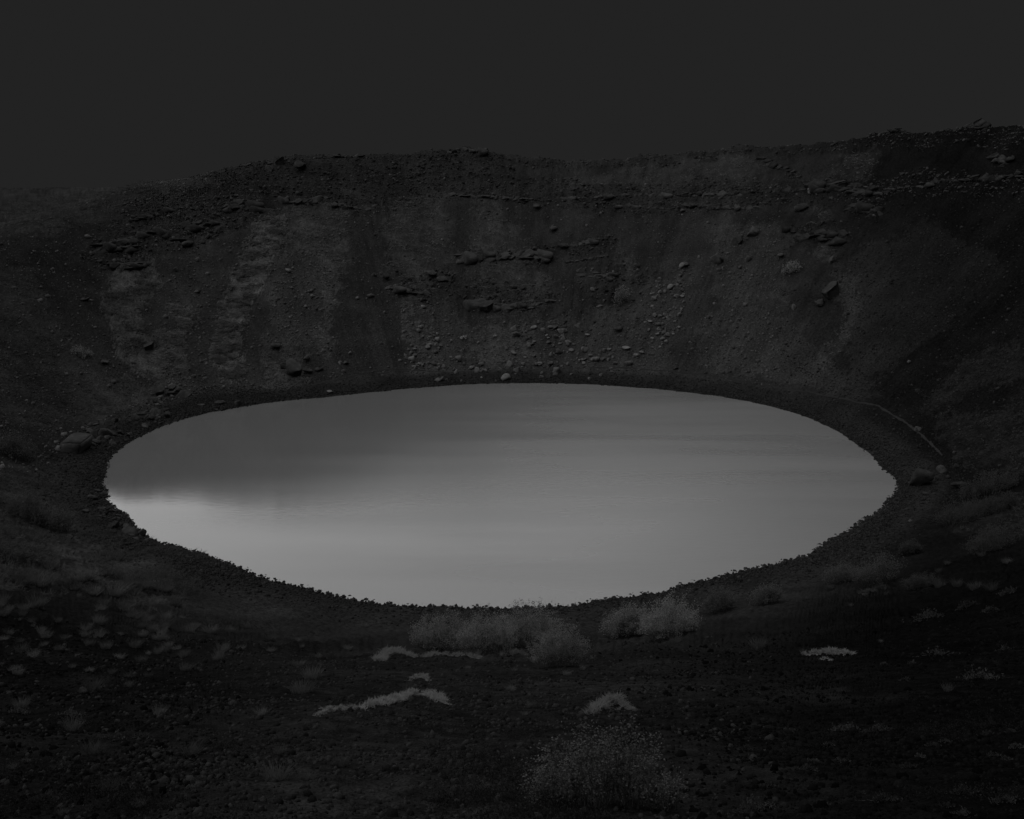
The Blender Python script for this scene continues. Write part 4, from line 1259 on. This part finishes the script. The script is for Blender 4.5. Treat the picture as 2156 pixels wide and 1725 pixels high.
MATS = [
    ([(668, 1500), (720, 1489), (760, 1484)], 18, 'left tail of the long pale woolly moss ridge', M_MOSS, 'moss_ridge', 'moss', 240),
    ([(762, 1486), (810, 1470), (850, 1462), (870, 1452), (905, 1452), (934, 1468)], 32, 'long bright woolly moss ridge left of centre in the foreground', M_MOSS, 'moss_ridge', 'moss', 520),
    ([(868, 1424), (888, 1420), (902, 1428)], 18, 'small moss cushion just above the long bright moss ridge', M_MOSS, 'moss_cushion', 'moss', 120),
    ([(930, 1476), (948, 1482)], 10, 'tiny moss cushion at the right tip of the long moss ridge', M_MOSS, 'moss_cushion', 'moss', 60),
    ([(1244, 1492), (1270, 1478), (1300, 1470), (1312, 1478)], 30, 'pale mossy hummock uphill of the leafy foreground bush', M_TUSSOCK_P, 'moss_hummock', 'moss', 300),
    ([(1305, 1490), (1338, 1490)], 14, 'low moss tongue right of the pale mossy hummock', M_TUSSOCK_P, 'moss_cushion', 'moss', 120),
    ([(1692, 1372), (1730, 1368), (1765, 1372), (1796, 1370)], 22, 'bright moss mat alone on the dark right-hand slope', M_MOSS, 'moss_mat', 'moss', 330),
    ([(1728, 1385), (1748, 1388)], 12, 'small moss lobe under the bright moss mat on the right slope', M_MOSS, 'moss_cushion', 'moss', 80),
    ([(793, 1384), (815, 1370), (840, 1366), (872, 1378)], 22, 'arched grass bank left of the central willow thicket', M_TUSSOCK_P, 'grass_bank', 'grass', 360),
    ([(890, 1378), (940, 1374), (985, 1374), (1012, 1382)], 18, 'straight grass bank in front of the leftmost central willow', M_TUSSOCK_P, 'grass_bank', 'grass', 330),
    ([(1055, 1376), (1085, 1370), (1110, 1376)], 16, 'short grass bank between the central willows', M_TUSSOCK, 'grass_bank', 'grass', 200),
    ([(1815, 1246), (1845, 1238), (1865, 1236)], 15, 'grass bank below the mounded willows on the right', M_TUSSOCK_R, 'grass_bank', 'grass', 200),
    ([(20, 1216), (90, 1218), (170, 1222), (250, 1224)], 18, 'long grass bank reaching in from the left edge', M_TUSSOCK_R, 'grass_bank', 'grass', 420),
    ([(255, 1226), (310, 1238), (370, 1246)], 18, 'grass bank sloping down to the bare cinders, left', M_TUSSOCK_R, 'grass_bank', 'grass', 320),
]
for q, (line, hp_, lab, mt, nm, cat, nt_) in enumerate(MATS):
    mat_thing(line, hp_, lab, mt, nm, cat, nt_, seed=q, blade=.55 if mt is M_MOSS else .9)

# ------------------------------------------------------------------ shrubs
def shrub(px, py, wpx, hpx, label, mat, seed, stems=70, leaves=2600, name='willow_shrub', group=None, lobes=None):
    """px, py: middle of the foot"""
    p, d = hit(px, py)
    w_ = wpx * d / F; h_ = hpx * d / F * 1.2
    (sv, sf), (lv, lf) = shrub_arrays(seed, w_, h_, stems, leaves, max(.018, 0.0011 * d), twig=max(.005, .00022 * d), base=.36)
    for arr in (sv, lv):                                               # follow the slope
        nrm = normal_at(p.x, p.y, 1.0)
        arr[:, 2] += -(nrm.x * arr[:, 0] + nrm.y * arr[:, 1]) / nrm.z * .7
    e = bpy.data.objects.new(name, None); C.objects.link(e); e.location = p
    put('stems', mesh_from('stems', sv, sf, M_STEM), (0, 0, 0), e)
    put('foliage', mesh_from('foliage', lv, lf, mat), (0, 0, 0), e)
    return tag(e, label, 'shrub', group)

SHRUBS = [
    (935, 1372, 140, 68, 'leftmost willow shrub of the central thicket by the shore', M_WILLOW),
    (1025, 1378, 120, 76, 'second willow from the left in the central thicket', M_WILLOW),
    (1105, 1362, 150, 78, 'tallest willow shrub in the middle of the central thicket', M_WILLOW),
    (1178, 1402, 120, 72, 'rightmost willow of the central thicket, standing lowest on the slope', M_WILLOW),
    (1320, 1338, 110, 50, 'left half of the wide willow right of the central thicket', M_WILLOW),
    (1410, 1344, 130, 72, 'tall right half of the wide willow right of the central thicket', M_WILLOW),
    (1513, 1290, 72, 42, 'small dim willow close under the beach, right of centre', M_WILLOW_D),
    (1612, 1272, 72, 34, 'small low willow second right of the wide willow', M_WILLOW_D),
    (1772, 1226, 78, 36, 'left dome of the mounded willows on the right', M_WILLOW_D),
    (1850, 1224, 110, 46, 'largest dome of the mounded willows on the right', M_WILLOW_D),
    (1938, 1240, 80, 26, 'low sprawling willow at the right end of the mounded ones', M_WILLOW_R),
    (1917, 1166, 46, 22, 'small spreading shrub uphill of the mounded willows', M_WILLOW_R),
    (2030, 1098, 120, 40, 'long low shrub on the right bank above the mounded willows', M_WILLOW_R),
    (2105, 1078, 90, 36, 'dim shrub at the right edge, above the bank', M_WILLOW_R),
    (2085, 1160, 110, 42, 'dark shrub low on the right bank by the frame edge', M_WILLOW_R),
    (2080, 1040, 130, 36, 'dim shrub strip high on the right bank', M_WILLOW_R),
    (340, 1240, 150, 42, 'broad faint shrub on the slope below the near-left shore', M_WILLOW_D),
    (60, 1095, 90, 50, 'bare-twigged shrub at the left edge above the turf', M_WILLOW_D),
    (120, 1115, 80, 44, 'bare-twigged shrub second from the left edge', M_WILLOW_D),
    (30, 960, 90, 42, 'dark dense shrub at the left edge across from the big block', M_WILLOW_D),
    (1665, 572, 40, 16, 'lone grey bush on the smooth upper slope, right of centre', M_WILLOW),
    (170, 748, 40, 12, 'pale low bush in the grass near the left edge, mid height', M_WILLOW),
    (1310, 640, 34, 30, 'grey bush clinging below the broken ledge', M_WILLOW),
]
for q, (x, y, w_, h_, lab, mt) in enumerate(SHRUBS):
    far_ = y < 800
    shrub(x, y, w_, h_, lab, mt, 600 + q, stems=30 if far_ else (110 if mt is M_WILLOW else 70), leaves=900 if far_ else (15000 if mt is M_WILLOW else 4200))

def leafy_bush():
    p, d = hit(1270, 1700)
    e = bpy.data.objects.new('leafy_bush', None); C.objects.link(e); e.location = p
    SV, SF, LV, LF = [], [], [], []
    ns = nl = 0
    for q, (ox, oy, w_, h_, st, lvs) in enumerate([(-.42, .05, .55, .60, 26, 1100), (-.12, -.05, .62, .86, 34, 1700), (.06, .12, .34, 1.08, 12, 420), (.26, 0, .60, .76, 32, 1500),
                                                   (.52, -.08, .52, .44, 24, 1000), (-.62, -.1, .36, .36, 14, 420)]):
        (sv, sf), (lv, lf) = shrub_arrays(77 + q, w_, h_, st, lvs, .027, twig=.006, base=.22)
        off = np.array([ox, oy, 0])
        SV.append(sv + off); SF.append(sf + ns); ns += len(sv)
        LV.append(lv + off); LF.append(lf + nl); nl += len(lv)
    sv, sf, lv, lf = np.concatenate(SV), np.concatenate(SF), np.concatenate(LV), np.concatenate(LF)
    nrm = normal_at(p.x, p.y, .6)
    for arr in (sv, lv):
        arr[:, 2] += -(nrm.x * arr[:, 0] + nrm.y * arr[:, 1]) / nrm.z * .8
    put('stems', mesh_from('stems', sv, sf, M_STEM), (0, 0, 0), e)
    put('foliage', mesh_from('foliage', lv, lf, M_LEAF), (0, 0, 0), e)
    tag(e, 'leafy bush at the bottom edge, right of centre, nearest plant to the viewer', 'bush')
leafy_bush()

# ------------------------------------------------------------------ leafy heath mats of the foreground
def heath(px, py, wpx, label, group=None, seed=0, n=260, hgt=.22):
    p, d = hit(px, py)
    r = np.random.default_rng(950 + seed)
    hw = wpx * d / F / 2
    lf_ = max(.016, .0023 * d)
    q = r.normal(size=(n, 2)) * np.array([.45, .30]) * hw
    q[:, 1] += .25 * hw * np.sin(q[:, 0] / hw * 4 + seed)
    z = np.array([_hq(p.x + a, p.y + b) for a, b in q]) + np.abs(r.normal(size=n)) * hw * hgt * np.exp(-(q[:, 0] / hw) ** 2)
    pts = np.stack([q[:, 0], q[:, 1], z - p.z], -1)
    v, f = leaf_quads(pts, r, lf_, 1.0)
    S = []
    for k in range(0, n, 6):
        b = np.array([q[k, 0] * .7, q[k, 1] * .7, float(_hq(p.x + q[k, 0] * .7, p.y + q[k, 1] * .7)) - p.z])
        S.append((b, pts[k], lf_ * .10, lf_ * .05))
    sv, sf = tubes(S)
    e = bpy.data.objects.new('heath_clump', None); C.objects.link(e); e.location = p
    put('stems', mesh_from('stems', sv, sf, M_STEM), (0, 0, 0), e)
    put('foliage', mesh_from('foliage', v, f, M_HEATH), (0, 0, 0), e)
    return tag(e, label, 'heath plant', group)

HEATH_SINGLE = [
    (c6(1560, 1460, 230), 'pale-tipped heath mat on the rim of a soil step, upper right foreground'),
    (c6(1800, 1390, 130), 'heath mound just right of the pale-tipped mat'),
    (c6(1950, 1412, 84), 'small heath clump second right of the pale-tipped mat'),
    (c6(2050, 1315, 105), 'heath clump near the right edge above the soil step'),
    (c8(1900, 870, 250), 'large leafy heath mound close to the right edge'),
    (c8(1062, 1187, 170), 'left half of the thin heath line across the dark right foreground'),
    (c8(1260, 1187, 160), 'right half of the thin heath line across the dark right foreground'),
    (c8(830, 1420, 110), 'curved heath clump below the thin heath line'),
    (c8(1300, 1610, 190), 'trailing heath near the bottom edge, right'),
    (c8(1800, 1570, 170), 'pale-leaved heath clump near the bottom right corner'),
    (c8(2040, 1620, 170), 'heath clump in the bottom right corner'),
    (c7(1100, 650, 200), 'dark leafy heath clump among the tussocks on the left slope'),
    (c5(600, 1290, 220), 'leafy heath mound left of the bush, with thin upright twigs'),
    (c5(900, 1340, 200), 'twiggy heath clump between the leafy mound and the bush'),
    (c5(900, 1560, 300), 'dark heath mat left of the bush at the bottom'),
    (c8(500, 1665, 260), 'leafy heath right of the bush at the bottom edge'),
]
for q, ((x, y, w_), lab) in enumerate(HEATH_SINGLE):
    heath(x, y, w_, lab, seed=q)
for q, (x, y, w_) in enumerate([c8(*t) for t in [(1040, 1380, 120), (870, 1380, 84), (1600, 1280, 80), (1680, 1255, 60), (1920, 1215, 84), (2070, 1195, 62), (2110, 1290, 92), (1450, 1415, 120),
                              (1170, 1570, 62), (1680, 1650, 100), (1780, 1700, 150), (920, 1640, 84), (600, 1520, 100), (460, 1300, 110), (970, 1280, 62), (1430, 880, 52),
                              (1470, 780, 44), (1300, 785, 36), (1960, 1345, 92), (2050, 1365, 64), (1520, 1350, 70), (730, 1190, 70)]] + [c6(1620, 1680, 200), c6(2040, 1655, 92)]):
    heath(x, y, w_, 'sparse creeping heath on the lower-right foreground, %s of it' % spot(x, y, (1750, 1980), (1520, 1620)), 'heath of the lower-right foreground', seed=40 + q, n=130)
for q, (x, y, w_) in enumerate([c7(*t) for t in [(1240, 1500, 150), (1000, 1490, 100), (700, 1230, 150), (880, 1230, 130), (420, 1090, 160), (300, 1600, 150), (1170, 1560, 120), (740, 1590, 130),
                              (360, 1420, 130), (1650, 1270, 120), (1900, 1300, 130), (2080, 1500, 150), (1500, 1660, 130), (560, 1660, 120), (1020, 1650, 110), (120, 1080, 120)]]):
    heath(x, y, w_, 'dim creeping heath on the lower-left cinders, %s of them' % spot(x, y, (220, 450), (1560, 1640)), 'heath of the lower-left foreground', seed=80 + q, n=150)
